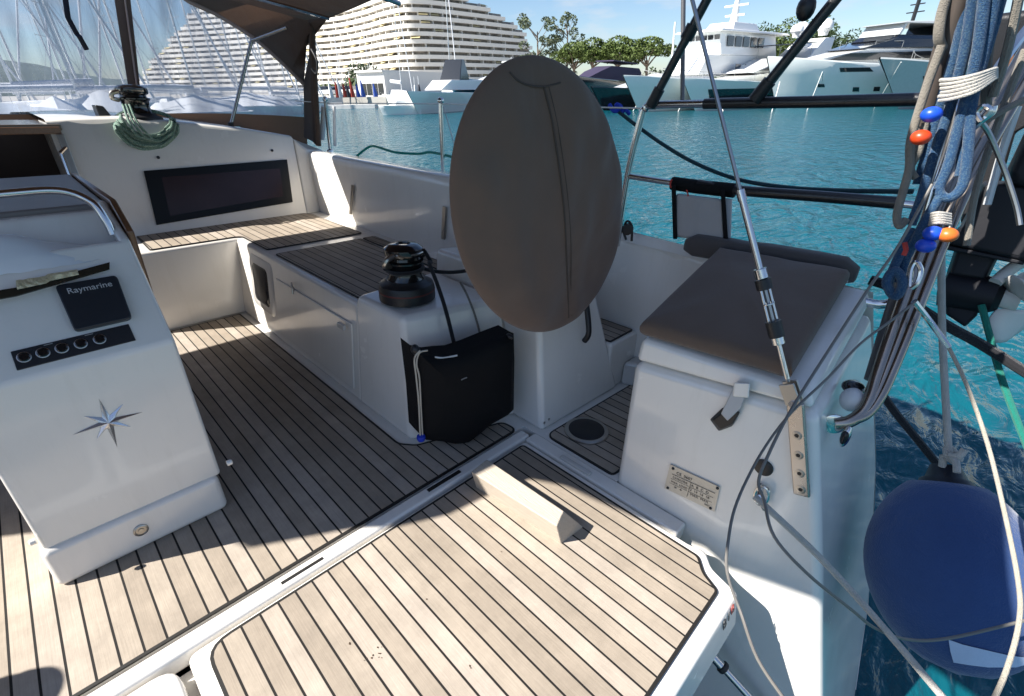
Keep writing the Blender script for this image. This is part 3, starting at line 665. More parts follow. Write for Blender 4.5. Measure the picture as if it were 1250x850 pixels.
# ---- bimini and sprayhood
SUN_D = None
AZ, EL = 152.0, 41.0            # direction the sun stands in, boat frame: counter-clockwise from starboard, and height
SUNV = Vector((math.cos(R_(EL)) * math.cos(R_(AZ)), math.cos(R_(EL)) * math.sin(R_(AZ)), math.sin(R_(EL))))
def cast(x, y, z, h): t = (h - z) / SUNV.z; return Vector((x + SUNV.x * t, y + SUNV.y * t))
BH = 1.95
edge = [cast(*p, BH) for p in ((-1.5, 2.29, 0), (-.6, 1.78, 0), (-.034, 1.465, 0), (.25, 1.31, 0), (.503, 1.164, 0), (.62, 1.06, 0), (.765, .99, 0), (.93, .965, 0), (1.09, .92, 0), (1.16, .80, 0), (1.20, .62, 0), (1.24, .45, 0), (1.265, .34, 0))]  # bimini's unseen aft edge, shaped so its shade ends along these floor points
edge = [e for e in edge if e.x > -2.0]
e1 = cast(1.308, .235, -.07, BH); e2 = cast(1.308, -.02, .0, BH); e3 = cast(1.308, -.5, -.06, BH)
out = edge + [e1, e2, Vector((e3.x, e3.y)), Vector((1.55, e3.y)), Vector((1.80, 1.2)), Vector((1.87, 3.0)), Vector((1.9, 3.5)), Vector((1.92, 4.08)), Vector((.15, 4.02)), Vector((-1.2, 4.02)), Vector((-1.95, 4.0)), Vector((-1.98, 3.0))]
mb = MB(); mb.prism([(p.x, p.y, 0) for p in out], (0, 0, .008))
bm = mb.bm
bmesh.ops.triangulate(bm, faces=bm.faces)
bmesh.ops.subdivide_edges(bm, edges=[e for e in bm.edges if e.calc_length() > .5], cuts=3, use_grid_fill=True)
for v in bm.verts:
    xx = (v.co.x + .04) / 1.95
    v.co.z += BH - .13 * max(0, xx * xx - .1) + .02 * math.sin(v.co.y * 3)
bim = mb.build('bimini', BROWNC, boat)
bim.name = 'bimini'
for y in (.6, 2.75, 3.6):
    mb = MB(); mb.tube([(1.9 * math.sin(t) - .04 if y > 1.5 else (1.25 + .62 * math.sin(t)), y, BH - .03 - .13 * math.sin(t) ** 2) for t in [i * math.pi / 12 - math.pi / 2 for i in range(13)]], .012, 8); mb.build('bimini_bow', STEEL, bim)
# sprayhood: clear window between a low canvas skirt and a canvas roof
cols = [(-420, -150, 140, 5.3, 5.5), (-200, -110, 140, 5.3, 5.5), (0, -90, 140, 5.25, 5.45), (137, -60, 139, 5.15, 5.35), (200, -22, 138.5, 5.05, 5.2), (228, 0, 138.5, 4.95, 5.12), (262, 16, 138.5, 4.85, 5.0), (290, 33, 139, 4.75, 4.85), (312, 48, 140, 4.66, 4.75), (335, 68, 141, 4.56, 4.62), (355, 87, 142, 4.47, 4.52), (371, 103, 143, 4.40, 4.42)]
top = [aY(a, b, d) for a, b, c, d, e in cols]; bot = [aY(a, c, e) for a, b, c, d, e in cols]
hood = MB()
# skirt
sk = [p + Vector((.0, .02, -.30)) for p in bot]
sk = [Vector((p.x, p.y, min(.95 if p.x > 1.6 else 1.1, p.z + .2))) for p in sk]
hood.grid([bot, [b.lerp(s_, .5) + Vector((0, -.02, 0)) for b, s_ in zip(bot, sk)], sk])
# roof from the window's top edge aft to the side edge
aft = [(-420, -200, 4.75), (-200, -170, 4.7), (0, -150, 4.6), (137, -130, 4.5), (230, -100, 4.3), (300, -90, 3.75), (345, -50, 3.8), (400, -20, 3.75), (462, -3, 3.5), (430, 11, 3.65), (400, 23, 3.9), (382, 33, 4.1)]
aft3 = [aY(a, b, d) for a, b, d in aft]
mid = [t.lerp(a_, .5) + Vector((0, 0, .07)) for t, a_ in zip(top, aft3)]
hood.grid([top, mid, aft3])
# side panel down to the coaming
s0 = [aY(371, 103, 4.40), aY(372, 143, 4.42), aY(372, 168, 4.44)]
s1 = [aY(379, 34, 4.12), aY(383, 110, 4.08), aY(387, 178, 4.02)]
hood.grid([s0, [a_.lerp(b_, .5) + Vector((.02, 0, 0)) for a_, b_ in zip(s0, s1)], s1])
hd = hood.build('sprayhood', BROWNC, boat)
md = hd.modifiers.new('thick', 'SOLIDIFY'); md.thickness = .006
wn_ = MB(); wn_.grid([bot, [a_.lerp(b_, .5) + Vector((0, .03, 0)) for a_, b_ in zip(bot, top)], top]); wn_.build('hood_window', VINYL, hd)
mb = MB(); mb.tube([t + Vector((0, -.015, -.006)) for t in top[3:]], .016, 10, sm=4); mb.build('hood_piping', simple('pale_brown_piping', (.30, .23, .19), .6), hd)
mb = MB(); mb.tube([p + Vector((0, -.03, 0)) for p in s1[:1] + s1], .020, 10, sm=4); mb.build('hood_edge_bolster', BROWNC, hd)
p, q, r_ = aY(282, 153, 4.35), aY(307, 50, 4.35), aY(350, 34, 4.15)
mb = MB(); mb.tube([p, q.lerp(p, .06), q, q.lerp(r_, .1), r_], .0125, 12, sm=4); hf = mb.build('hood_frame', simple('hood_tube', (.42, .41, .40), .25, .9), hd)
mb = MB(); mb.tube([p - Vector((0, 0, .03)), p + Vector((0, 0, .02))], .02, 10); mb.build('frame_foot', BLACK, hf)
# centre web strip on the window
a0, a1 = aY(125, -55, 4.9), aY(165, 104, 5.0); wv = Vector((.075, 0, 0))
mb = MB(); mb.hull8([aY(134, -40, 4.9), aY(155, -40, 4.9), aY(171, 106, 4.95), aY(157, 106, 4.95)], [p_ + Vector((0, .02, 0)) for p_ in (aY(134, -40, 4.9), aY(155, -40, 4.9), aY(171, 106, 4.95), aY(157, 106, 4.95))]); ws = mb.build('window_strip', simple('brown_strip', (.13, .085, .065), .7), hd)
mb = MB(); mb.tube([aY(147, -40, 4.88), aY(167, 104, 4.93)], .006, 6); mb.build('strip_piping', simple('pink_piping', (.4, .3, .27), .7), ws)
mb = MB(); mb.tube([aY(77, -20, 4.4), aY(83, 22, 4.4), aY(94, 42, 4.4), aY(97, 45, 4.38), aY(106, 61, 4.4)], .014, 6, flat=.4); mb.build('tie_strap', simple('navy_webbing', (.008, .010, .025), .7), hd)
mb = MB(); mb.tube([aY(380, 60, 4.0), aY(387, 75, 3.95), aY(386, 90, 3.97), aY(380, 84, 4.0)], .008, 8, sm=6); mb.build('hood_handle', BLACK, hd)
# unseen port curtain, added to shade the floor left of the console

mb = MB(); mb.hull8([(-1.96, 2.85, 1.2), (-1.96, 3.9, 1.0), (-1.96, 3.9, 1.86), (-1.96, 2.75, 1.86)], [(-1.955, 2.85, 1.2), (-1.955, 3.9, 1.0), (-1.955, 3.9, 1.86), (-1.955, 2.75, 1.86)]); mb.build('added_shade_curtain', BROWNC, bim)
# ================================================================ loose things on board
# ---- covered steering wheels
def wheel_cover(side, label):
    t = thing('wheel_cover', label, 'wheel cover', 'taupe canvas covers over the two steering wheels')
    n = Vector((0, 1, .09)).normalized(); C = aP(652, 238, n, Vector((1.2, 1.02, .99)))
    right = (aP(757, 226, n, C) - aP(547, 232, n, C)); rx = right.length / 2; right = Vector((1, 0, 0))
    up = n.cross(Vector((1, 0, 0))); up = -up if up.z < 0 else up
    C = (aP(757, 228, n, C) + aP(547, 232, n, C)) / 2
    pl_, pr_ = aP(547, 238, n, C), aP(757, 238, n, C); tz = aP(646, 76, n, C); bz = aP(660, 413, n, C)
    right = (pr_ - pl_) / 2; up = (tz - bz) / 2; C = pl_.lerp(pr_, .5); C = C + up * ((tz + bz) / 2 - C).dot(up) / up.length_squared
    rx = right.length; right = right / rx; rz = up.length; up = up / rz
    gk = right.dot(up)
    def uvof(q_):
        a_, b_ = q_.dot(right), q_.dot(up); den = 1 - gk * gk
        return (a_ - gk * b_) / den / rx, (b_ - gk * a_) / den / rz
    def dfn(x, z, k_, face):
        r = min(1, math.hypot(x, z)); th = math.atan2(z, x)
        d = .050 * (1 - r ** 6) ** .5 * k_
        ns = pnoise(Vector((x * 1.6 + 3, z * 1.2, face))) * .018 + pnoise(Vector((x * 5, z * 2.0, 4))) * .009
        fold = .012 * math.sin(th * 9 + 4 * pnoise(Vector((x * 1.5, z * 1.5, 0)))) * max(0, r - .55) / .45
        return d + (ns + fold) * (1 - r ** 8) + .012 * math.exp(-(x * x + z * z) * 9)
    mb = MB(side); rings = 40; seg = 120
    for face in (1, -1):
        rows = []
        for i in range(rings + 1):
            a = i / rings; r = math.sin(a * math.pi / 2); row = []
            for k in range(seg):
                th = 2 * math.pi * k / seg
                x = math.cos(th) * r; z = math.sin(th) * r
                dpt = dfn(x, z, 1 if face > 0 else .7, face)
                zz = z * rz
                row.append(C + right * (x * rx) + up * zz - n * dpt * face)
            rows.append(row)
        mb.grid(rows, True)
    o = mb.build('cover', TAUPE, t, sharp=80)
    def onc(px_, py_, lift=.004):
        p = aP(px_, py_, n, C); x, z = uvof(p - C)
        for _ in range(4):
            p = aP(px_, py_, n, C - n * (dfn(x, z, 1, 1) + lift)); x, z = uvof(p + n * (dfn(x, z, 1, 1) + lift) - C)
        return p
    if side > 0:
        SEAM = simple('seam_thread', (.075, .055, .045), .9)
        mb = MB(); mb.tube([onc(*p, .0015) for p in ((664, 106), (670, 130), (676, 160), (682, 200), (688, 250), (691, 300), (693, 350), (694, 388))], .0032, 8, sm=5); mb.tube([onc(*p, .001) for p in ((622, 88), (632, 98), (645, 104), (664, 106), (684, 101))], .0028, 8, sm=5); mb.build('seam', SEAM, t)
        mb = MB(); mb.tube([onc(*p, .0005) for p in ((670, 106), (676, 130), (682, 160), (688, 200), (694, 250), (697, 300), (697, 350), (698, 386))], .0014, 8, sm=5); mb.build('seam', SEAM, t)
        q = [onc(655, 402, -.01), onc(697, 398, -.01), onc(699, 407, -.02), onc(660, 409, -.02)]
    # wheel hub and shaft inside the cover reach the pod
    mb = MB(side); mb.tube([C + n * .0, C + n * .22], .035, 14); mb.build('wheel_hub', STEEL, t)
    return t
wheel_cover(1, 'large round taupe canvas cover over the starboard steering wheel, with a vertical seam')
wheel_cover(-1, 'taupe canvas cover over the port steering wheel, left of the table console')
# ---- seat cushion and backrest roll
def grid_cushion(A, B, C_, D, th, name, mat, parent, n=22, puff=.012, rim=.022):
    # A B C D corners of the underside (counter-clockwise from above)
    A, B, C_, D = map(Vector, (A, B, C_, D)); up = (B - A).cross(D - A).normalized(); up = up if up.z > 0 else -up
    mb = MB(); rows = []
    def P_(u, v): return A.lerp(B, u).lerp(D.lerp(C_, u), v)
    prof_ = [(-.0, 0.0), (-.6, .12), (-1, .35), (-1, .62), (-.62, .88), (0, 1)]
    m = 4 * n; ring = []
    for k in range(m):
        s_, f_ = divmod(k, n); f_ /= n
        uv = [(f_, 0), (1, f_), (1 - f_, 1), (0, 1 - f_)][s_]; ring.append(uv)
    su = rim / (B - A).length; sv = rim / (D - A).length
    def inset(uv, a): return (.5 + (uv[0] - .5) * (1 - 2 * su * a), .5 + (uv[1] - .5) * (1 - 2 * sv * a))
    for a, h in ((1, 0), (.35, .08), (0, .3), (-.08, .5), (0, .7), (.35, .92), (1, 1)):
        rows.append([P_(*inset(uv, a)) + up * (h * th + (pnoise(Vector((uv[0] * 4, uv[1] * 4, 2))) * .006 if h > .5 else 0)) for uv in ring])
    for q in (.8, .6, .4, .2, .03):
        rows.append([P_(.5 + (uv[0] - .5) * q * (1 - 2 * su), .5 + (uv[1] - .5) * q * (1 - 2 * sv)) + up * (th + puff * (1 - q * q) + pnoise(Vector((uv[0] * 3 * q + 1, uv[1] * 3 * q, 5))) * .010) for uv in ring])
    V = mb.grid(rows, True); mb.f(V[0][::-1]); mb.f(V[-1])
    return mb.build(name, mat, parent, sharp=80)
t = thing('seat_cushion', 'dark taupe padded cushion lying on the starboard helm seat locker', 'cushion')
A, B = Vector((1.315, .235, .648)), Vector((1.315, .690, .622)); D, C_ = Vector((1.85, .262, .788)), Vector((1.85, .695, .776))
grid_cushion(A, D, C_, B, .062, 'padding', CUSH, t)
upv = Vector((-.24, 0, .97))
mb = MB(); mb.tube([aX(897, 317, 1.835), aX(960, 326, 1.835), aX(1035, 344, 1.835)], .004, 8, sm=4); mb.build('piping', PIPING, t)
t = thing('backrest_roll', 'long grey bolster cushion along the outboard edge of the helm seat', 'cushion')
p0, p1 = aX(838, 300, 1.92), aX(1045, 338, 1.92)
pts = [p0.lerp(p1, i / 14.) for i in range(15)]
mb = MB(); rows = []
for i, p in enumerate(pts):
    e_ = min(1, .55 + .45 * min(i, 14 - i)); row = []
    for k in range(20):
        a = 2 * math.pi * k / 20; ca, sa = math.cos(a), math.sin(a)
        sx = abs(ca) ** .6 * (1 if ca > 0 else -1); sz = abs(sa) ** .6 * (1 if sa > 0 else -1)
        row.append(p + Vector((sx * .046, 0, sz * .046 + .012)) * e_ + Vector((0, 0, pnoise(p * 8) * .006)))
    rows.append(row)
V = mb.grid(rows, True); mb.f(V[0][::-1]); mb.f(V[-1]); mb.build('padding', CUSHD, t, sharp=80)
# ---- black bag at the winch pod
t = thing('storage_bag', 'black open-topped fabric bag hanging on the aft side of the winch pod', 'bag')
bn = Vector((.30, 1, .05)).normalized(); bP = aZ(560, 543, .0)
ol = [(505, 424), (507, 430), (516, 433), (531, 436), (545, 434), (560, 433), (580, 426), (604, 416), (627, 407), (628, 440), (627, 500), (620, 507), (600, 518), (578, 536), (571, 541), (556, 542), (540, 539), (520, 537), (514, 530), (511, 480)]
fr = [aP(a, b, bn, bP) for a, b in ol]
c_ = sum(fr, Vector()) / len(fr)
mb = MB()
bk_ = [p + Vector((.01, .10, .0)) for p in fr]
inner = [c_ + (p - c_) * .86 - bn * (.030 + .012 * pnoise(p * 9)) for p in fr]; inn2 = [c_ + (p - c_) * .45 - bn * .036 for p in fr]
V = mb.grid([bk_, [p + Vector((0, .02, 0)) for p in fr], fr, inner, inn2], True); mb.f(V[-1])
bag = mb.build('bag_body', BAGM, t, sharp=70)
mb = MB(); mb.tube([aP(a, b, bn, bP - bn * .005) for a, b in ((531, 436), (538, 437), (545, 436.5), (558, 434))], .0035, 8, sm=4); mb.build('rim_reflector', simple('white_tape', (.7, .7, .7), .5), t)
mb = MB(); mb.ball(aP(507, 427, bn, bP), (.016, .02, .02), 10, 8); mb.ball(aP(622, 411, bn, bP), (.012, .02, .012), 10, 8); mb.build('bag_hook', BLACK, t)
mb = MB(); mb.tube([aP(a, b, bn, bP - bn * .02) for a, b in ((513, 428), (506, 438), (508, 460), (511, 490), (513, 533))], .0032, 8, sm=6); mb.tube([aP(a, b, bn, bP - bn * .02) for a, b in ((522, 428), (512, 431), (508.5, 445), (512, 462), (514, 500), (516, 534))], .0032, 8, sm=6); mb.build('drawstring', simple('cream_cord', (.45, .42, .36), .8), t)
mb = MB(); mb.lathe([(.014, -.01), (.018, 0), (.016, .012), (.006, .016)], aP(514, 535, bn, bP - bn * .02), seg=12); mb.build('cord_stopper', simple('blue_plastic', (.01, .04, .45), .4), t)
mb = MB(); mb.tube([aP(a, b, bn, bP - bn * .038) for a, b in ((563, 464), (567, 462), (570, 461))], .0025, 6); mb.build('bag_label', simple('grey_label', (.2, .2, .2), .6), t)
# ---- sheet on the winch, down into the bag
W = Vector((1.062, 1.675, .548))
pt = [aP(594, 330, (1, .1, 0), (1.36, 1.6, .6)), aY(560, 332, 1.60), aY(535, 332, 1.63)]
turn = [W + Vector((.074 * math.cos(a), .074 * math.sin(a), .120 + .012 * i / 14)) for i, a in enumerate([-.3 + k * math.pi / 7 for k in range(22)])]
up_ = [W + Vector((.075, -.02, .17)), W + Vector((.064, -.05, .205)), W + Vector((.075, -.08, .16))]
dn = [aP(a, b, bn, bP + bn * .02) for a, b in ((530, 340), (540, 370), (549, 400), (555, 425), (558, 436))]
dn = [aY(524, 322, 1.57), aY(533, 345, 1.50), aY(543, 375, 1.44), aY(552, 410, 1.39), aY(557, 434, 1.37), aY(560, 470, 1.38)]
mb = MB(); mb.tube([aY(592, 326, 1.55)] + pt[1:] + turn + up_ + dn, .0085, 10, sm=4); solo(mb.build('winch_sheet', ROPEK, None), 'black rope turned round the cockpit winch and dropping into the black bag', 'rope')
# grey line on the pod beside the wheel
mb = MB(); mb.tube([aY(a, b, y_) for a, b, y_ in ((562, 345, 1.52), (570, 360, 1.46), (578, 380, 1.42), (584, 400, 1.39), (588, 418, 1.36))], .005, 8, sm=5); solo(mb.build('cord', ROPEGR, None), 'thin grey line hanging down the pod just behind the wheel cover', 'rope')
# ---- green rope coil over the cabin winch
gw = Vector(rw); mb = MB(); random.seed(3)
for k in range(9):
    pts = []; ph = random.uniform(-.3, .3)
    for i in range(26):
        a = 2 * math.pi * i / 26 * 1.0
        cx, cy = 178 + random.uniform(-1, 1), 139 + k * .9
        rx_, ry_ = 30 + k * 1.2 + random.uniform(-1.0, 1.0), 22 + k * 1.3
        x_ = cx + rx_ * math.cos(a); y_ = cy + ry_ * math.sin(a) * (.42 if math.sin(a) < 0 else 1) + 4 + 3 * math.cos(a)
        dpt = gw.y - .16 + (.16 if math.sin(a) < 0 else -.02) + .012 * math.sin(k * 2.1 + a * 3)
        pts.append(aY(x_, y_, dpt))
    pts.append(pts[0]); mb.tube(pts, .0075, 7, sm=2, cap=False)
for k in range(3):
    mb.tube([aY(150 + k * 4, 128, gw.y - .1), aY(158 + k * 5, 150, gw.y - .2), aY(168 + k * 9, 166 + k * 2, gw.y - .22), aY(188 + k * 3, 171 + k, gw.y - .22)], .0075, 7, sm=5)
solo(mb.build('rope_coil', ROPEG, None, keep=True), 'coil of green and white rope hung over the winch on the cabin roof', 'rope coil')
# ---- plastic sheet and tape on the console
t = thing('plastic_cover', 'crumpled translucent plastic sheet wrapped over the top of the table console', 'plastic cover')
mb = MB(); rows = []
for j in range(13):
    v = j / 12; row = []
    for i in range(25):
        u_ = i / 24; x = -.40 + .515 * u_
        e_ = .72 * math.sin(min(1, (1 - u_) * 2.6) * math.pi / 2) * math.sin(v * math.pi) ** .6
        y = 1.80 + .17 * v; z = .872 + .015 * v + .10 * e_ + pnoise(Vector((x * 14, y * 12, 1))) * .022 * e_ + abs(pnoise(Vector((x * 30, y * 22, 5)))) * .010
        row.append((x + .01 * pnoise(Vector((y * 20, 0, 3))), y, z))
    rows.append(row)
mb.grid(rows); 
m_, nt_, b_ = nodes_of('frosted_plastic'); b_.inputs['Base Color'].default_value = (.78, .80, .82, 1); b_.inputs['Roughness'].default_value = .35; b_.inputs['Subsurface Weight'].default_value = .3; b_.inputs['Subsurface Radius'].default_value = (.02, .02, .02); b_.inputs['Coat Weight'].default_value = .5
mb.build('plastic_sheet', m_, t, sharp=80)
q = [(25, 351), (95, 336), (95, 333), (133, 320), (133, 330), (96, 344), (60, 347), (60, 352), (28, 357)]
def pq(px_, py_, d=0): return aP(px_, py_, Vector((0, .55, -.8)), Vector((0, 1.80, .885))) - Vector((0, .55, -.8)).normalized() * d
mb = MB(); rows = []
for i in range(18):
    f_ = i / 17; a = (20 + 75 * f_, 350 - 14 * f_ - (2 if f_ > .5 else 0)); w_ = 5.5 - 2.2 * f_
    rows.append([pq(a[0], a[1] - w_, .006 + .004 * pnoise(Vector((i * .7, 1, 0)))), pq(a[0] + 1, a[1], .010 + .004 * pnoise(Vector((i * .9, 5, 0)))), pq(a[0] + 2, a[1] + w_, .006)])
mb.grid(rows); mb.build('gold_tape', simple('gold_tape', (.80, .66, .40), .3, .35, .35, 30, bump=.8, bscale=90), t)
mb = MB(); q = [(-30, 360), (20, 352), (134, 321), (134, 329), (20, 362), (-30, 371)]; mb.hull8([pq(*p, -.001) for p in q], [pq(*p, .003) for p in q]); mb.build('dark_strip', simple('smoked_strip', (.03, .028, .02), .12, coat=.6), t)
# ---- wooden foot chock on the platform
D0 = Vector((.919, .650, 0)); C0 = Vector((1.030, .641, 0)); A0 = Vector((.893, .655, .098)); B0 = Vector((.950, .675, .110))
F = Vector((-.03, .395, 0))
mb = MB(); mb.hull8([D0, C0, B0, A0], [D0 + F, C0 + F + Vector((.02, .03, 0)), B0 + F + Vector((.02, -.03, 0)), A0 + F + Vector((0, -.01, 0))])
WOODC = simple('weathered_wood', (.46, .40, .325), .75, var=.22, vscale=5, stretch=(26, 1.2, 26), bump=.35, bscale=14)
solo(mb.build('foot_chock', WOODC, None, bevel=.004), 'weathered wedge-sided wooden foot chock standing on the swim platform', 'wood block')
# ---- grey dan-buoy pouch on the rail
t = thing('rescue_pouch', 'grey vinyl pouch with black straps hung from the middle rail at the stern', 'pouch')
XP = 1.955
q = [(825, 236), (882, 243), (884, 297), (822, 289)]
fr = [aX(*p, XP - .045) for p in q]; bk_ = [aX(*p, XP + .03) for p in q]
mb = MB(); mb.hull8(fr, bk_); mb.build('pouch_body', GREYFAB, t, bevel=.014, seg=4)
mb = MB()
for a, b in (((822, 226), (824, 292)), ((882, 232), (886, 297))):
    mb.hull8([aX(a[0] - 2.5, a[1], XP - .052), aX(a[0] + 3.0, a[1], XP - .052), aX(b[0] + 3.0, b[1], XP - .052), aX(b[0] - 2.5, b[1], XP - .052)], [aX(a[0] - 2.5, a[1], XP + .02), aX(a[0] + 3, a[1], XP + .02), aX(b[0] + 3, b[1], XP + .02), aX(b[0] - 2.5, b[1], XP + .02)])
mb.build('strap', BAGM, t, bevel=.004)
mb = MB(); mb.tube([aX(821, 224, XP), aX(850, 228, XP), aX(897, 233, XP)], .027, 12); mb.build('rail_wrap', BAGM, t)
mb = MB(); mb.hull8([aX(885, 242, XP - .02), aX(894, 243, XP - .02), aX(892, 297, XP - .02), aX(885, 297, XP - .02)], [aX(885, 242, XP + .04), aX(894, 243, XP + .04), aX(892, 297, XP + .04), aX(885, 297, XP + .04)]); mb.build('side_panel', simple('pale_vinyl', (.6, .6, .6), .5), t, bevel=.003)
mb = MB(); mb.tube([aX(a, b, XP - .04) for a, b in ((820, 219), (818, 226), (822, 231))], .004, 8, sm=4); mb.tube([aX(a, b, XP - .04) for a, b in ((838, 232), (840, 238), (839, 241))], .003, 8, sm=4); mb.build('red_cord', simple('red_cord', (.45, .04, .03), .7), t)
# small black block on the coaming, fairlead ring
t = thing('pulley_block', 'small black pulley block on the coaming just right of the wheel cover', 'pulley')
q = aX(766, 280, 1.98); mb = MB(); mb.lathe([(.018, -.016), (.026, -.014), (.018, 0), (.026, .014), (.018, .016)], q, axis=(1, .4, 0), seg=18); mb.build('sheave', BLACK, t)
mb = MB(); mb.tube([q + Vector((0, 0, -.05)), q + Vector((.0, .02, -.01)), q + Vector((0, .01, .035)), q + Vector((0, -.02, .02)), q + Vector((0, -.03, -.05))], .006, 8, sm=4); mb.build('block_cheek', BLACK, t)
t = aX(977, 318, 2.0); mb = MB(); mb.tube([t + Vector((0, .03, -.03)), t + Vector((0, .025, .005)), t + Vector((0, 0, .018)), t + Vector((0, -.025, .005)), t + Vector((0, -.03, -.03))], .009, 10, sm=5); solo(mb.build('fairlead', BLACKG, None), 'small black hoop standing behind the backrest bolster', 'fairlead')
# ---- fender
t = thing('fender', 'big round navy cloth-covered fender hanging at the starboard quarter', 'fender')
f_t, f_b = aD(1155, 586, 2.0), aD(1168, 826, 2.0); FC = (f_t + f_b) / 2; upw = UPB; Rf = (aD(1054, 690, 2.0) - aD(1158, 695, 2.0)).length
a_, b_ = aD(1061, 680, 2.02), aD(1250, 690, 2.02)
topf = f_t
ax = (topf - FC).normalized()
mb = MB(); Hh = (topf - FC).length
prof2 = []
for i_ in range(30):
    z_ = -1 + 1.93 * i_ / 29
    r_ = math.sqrt(max(0, 1 - (z_ if z_ < 0 else z_ * .93) ** 2)) * (1 - .10 * max(0, z_) ** 2); prof2.append((max(.001, r_ * Rf), z_ * Hh * (1.0 if z_ > 0 else .98)))
RF_SCALE = 1.0
prof2 = [(a * RF_SCALE, b) for a, b in prof2]
mb.lathe(prof2, FC, axis=ax, seg=48); mb.build('fender_body', FENDER, t, sharp=80)
mb = MB(); mb.lathe([(Rf * .36, Hh * .86), (Rf * .31, Hh * .99), (.05, Hh * 1.02), (.036, Hh * 1.16), (.001, Hh * 1.17)], FC, axis=ax, seg=30); mb.build('fender_collar', simple('navy_rubber', (.012, .014, .022), .45), t, sharp=60)
def onf(px_, py_, lift=.004):
    d_ = ray(px_, py_).normalized(); qz = Vector((0, 0, 1)).rotation_difference(ax).inverted(); o_ = qz @ (CAM - FC); dd = qz @ d_
    S_ = Vector((1 / (Rf + lift), 1 / (Rf + lift), 1 / (Hh * .98 + lift))); o_ = Vector([a * b for a, b in zip(o_, S_)]); dd = Vector([a * b for a, b in zip(dd, S_)])
    A_ = dd.dot(dd); B_ = o_.dot(dd); Q_ = B_ * B_ - A_ * (o_.dot(o_) - 1)
    return CAM + d_ * ((-B_ - math.sqrt(max(0, Q_))) / A_)
mb = MB(); mb.grid([[onf(a, b) for a, b in r_] for r_ in (((1158, 781), (1175, 787), (1200, 793), (1230, 800), (1252, 803)), ((1160, 795), (1178, 800), (1203, 805), (1232, 810), (1252, 812)), ((1164, 809), (1182, 812), (1206, 815), (1228, 815), (1240, 815)))]); mb.build('painted_sun_patch', weave('painted_sunlit_cloth', (.45, .55, .72), scale=220, wscale=9, wr=.3), t, label='pale blue patch of painted sunlight low on the fender')  # sunlight put in as a pale patch laid over the fender
# rope of the fender
kn = aD(1160, 556, 1.96)
t = thing('fender_rope', 'pale rope with a knot holding up the blue fender', 'rope')
mb = MB(); mb.tube([aD(1148, 282, 1.93), aD(1149, 300, 1.93), aD(1150, 400, 1.94), aD(1155, 500, 1.95), aD(1158, 552, 1.95)], .0095, 10, sm=4); mb.build('line', ROPEW, t)
mb = MB(); mb.tube([kn + Vector(p) * .001 for p in ((-20, -5, 10), (0, -22, 0), (22, 0, 8), (5, 14, 16), (-18, 4, 2), (-4, -18, -14), (18, -4, -10), (10, 8, 20))], .0095, 8, sm=6); mb.tube([aD(1160, 556, 1.93), aD(1170, 557, 1.92), aD(1178, 549, 1.92)], .0095, 8, sm=4); mb.tube([aD(1160, 556, 1.94), aD(1167, 565, 1.91), aD(1168, 577, 1.90)], .0095, 8, sm=4); mb.tube([aD(1152, 556, 1.96), aD(1150, 570, 1.97)], .0095, 8); mb.build('knot', ROPEW, t)
# ---- outboard engine on the rail
t = thing('outboard_engine', 'black outboard engine with pale propeller clamped on the stern rail, right edge', 'outboard engine')
DE = 2.25
def e3(px_, py_, d=0): return aD(px_, py_, DE + d)
def slab_px(ol, d0, d1, name, mat, bevel, parent=t, k0=1.0):
    cx = sum(p[0] for p in ol) / len(ol); cy = sum(p[1] for p in ol) / len(ol)
    mb = MB(); rr = rounded([Vector(p) for p in ol], 0)
    f0 = [e3(cx + (p[0] - cx) * k0, cy + (p[1] - cy) * k0, d0) for p in ol]; m0 = [e3(p[0], p[1], (d0 + d1) / 2) for p in ol]; f1 = [e3(cx + (p[0] - cx) * k0, cy + (p[1] - cy) * k0, d1) for p in ol]
    V = mb.grid([f0, m0, f1], True); mb.f(V[0][::-1]); mb.f(V[-1]); return mb.build(name, mat, parent, bevel=bevel)
OB = simple('outboard_paint', (.010, .010, .013), .5, var=.3, spec=.3, bump=.05, bscale=30)
slab_px([(1201, 220), (1250, 222), (1300, 235), (1310, 335), (1250, 322), (1152, 300), (1160, 286), (1172, 276)], -.10, .10, 'midsection', OB, .012, k0=.92)
slab_px([(1256, 150), (1300, 130), (1320, 240), (1232, 232), (1226, 214)], -.13, .13, 'cowl', OB, .02, k0=.85)
slab_px([(1168, 296), (1220, 312), (1204, 345), (1154, 338)], -.045, .05, 'leg', OB, .012, k0=.85)
mb = MB(); g0, g1 = e3(1153, 352), e3(1214, 362); dv = (g1 - g0)
mb.tube([g0 - dv * .03, g0 + dv * .1, g0 + dv * .5, g0 + dv * .85, g1], .062, 20, sm=3); gc = mb.build('gearcase', OB, t, sharp=50)
mb = MB(); mb.tube([g0 - dv * .12, g0 - dv * .03], [.02, .062], 18); mb.tube([g1, g1 + dv * .14], [.055, .045], 18); mb.build('gearcase_cap', OB, t)
slab_px([(1155, 335), (1205, 350), (1193, 386), (1178, 400), (1154, 384)], -.014, .014, 'skeg', OB, .005, k0=.9)
slab_px([(1150, 298), (1250, 318), (1250, 324), (1150, 304)], -.09, .09, 'cavitation_plate', OB, .005)
PROPM = simple('propeller_paint', (.66, .64, .60), .45, var=.15)
hubc = g1 + dv * .22; axd = dv.normalized()
mb = MB(); mb.tube([g1 + dv * .08, hubc, hubc + dv * .25], .034, 18); pr = mb.build('propeller_hub', PROPM, t)
sidev = axd.cross(Vector((0, 0, 1))).normalized(); upq = sidev.cross(axd)
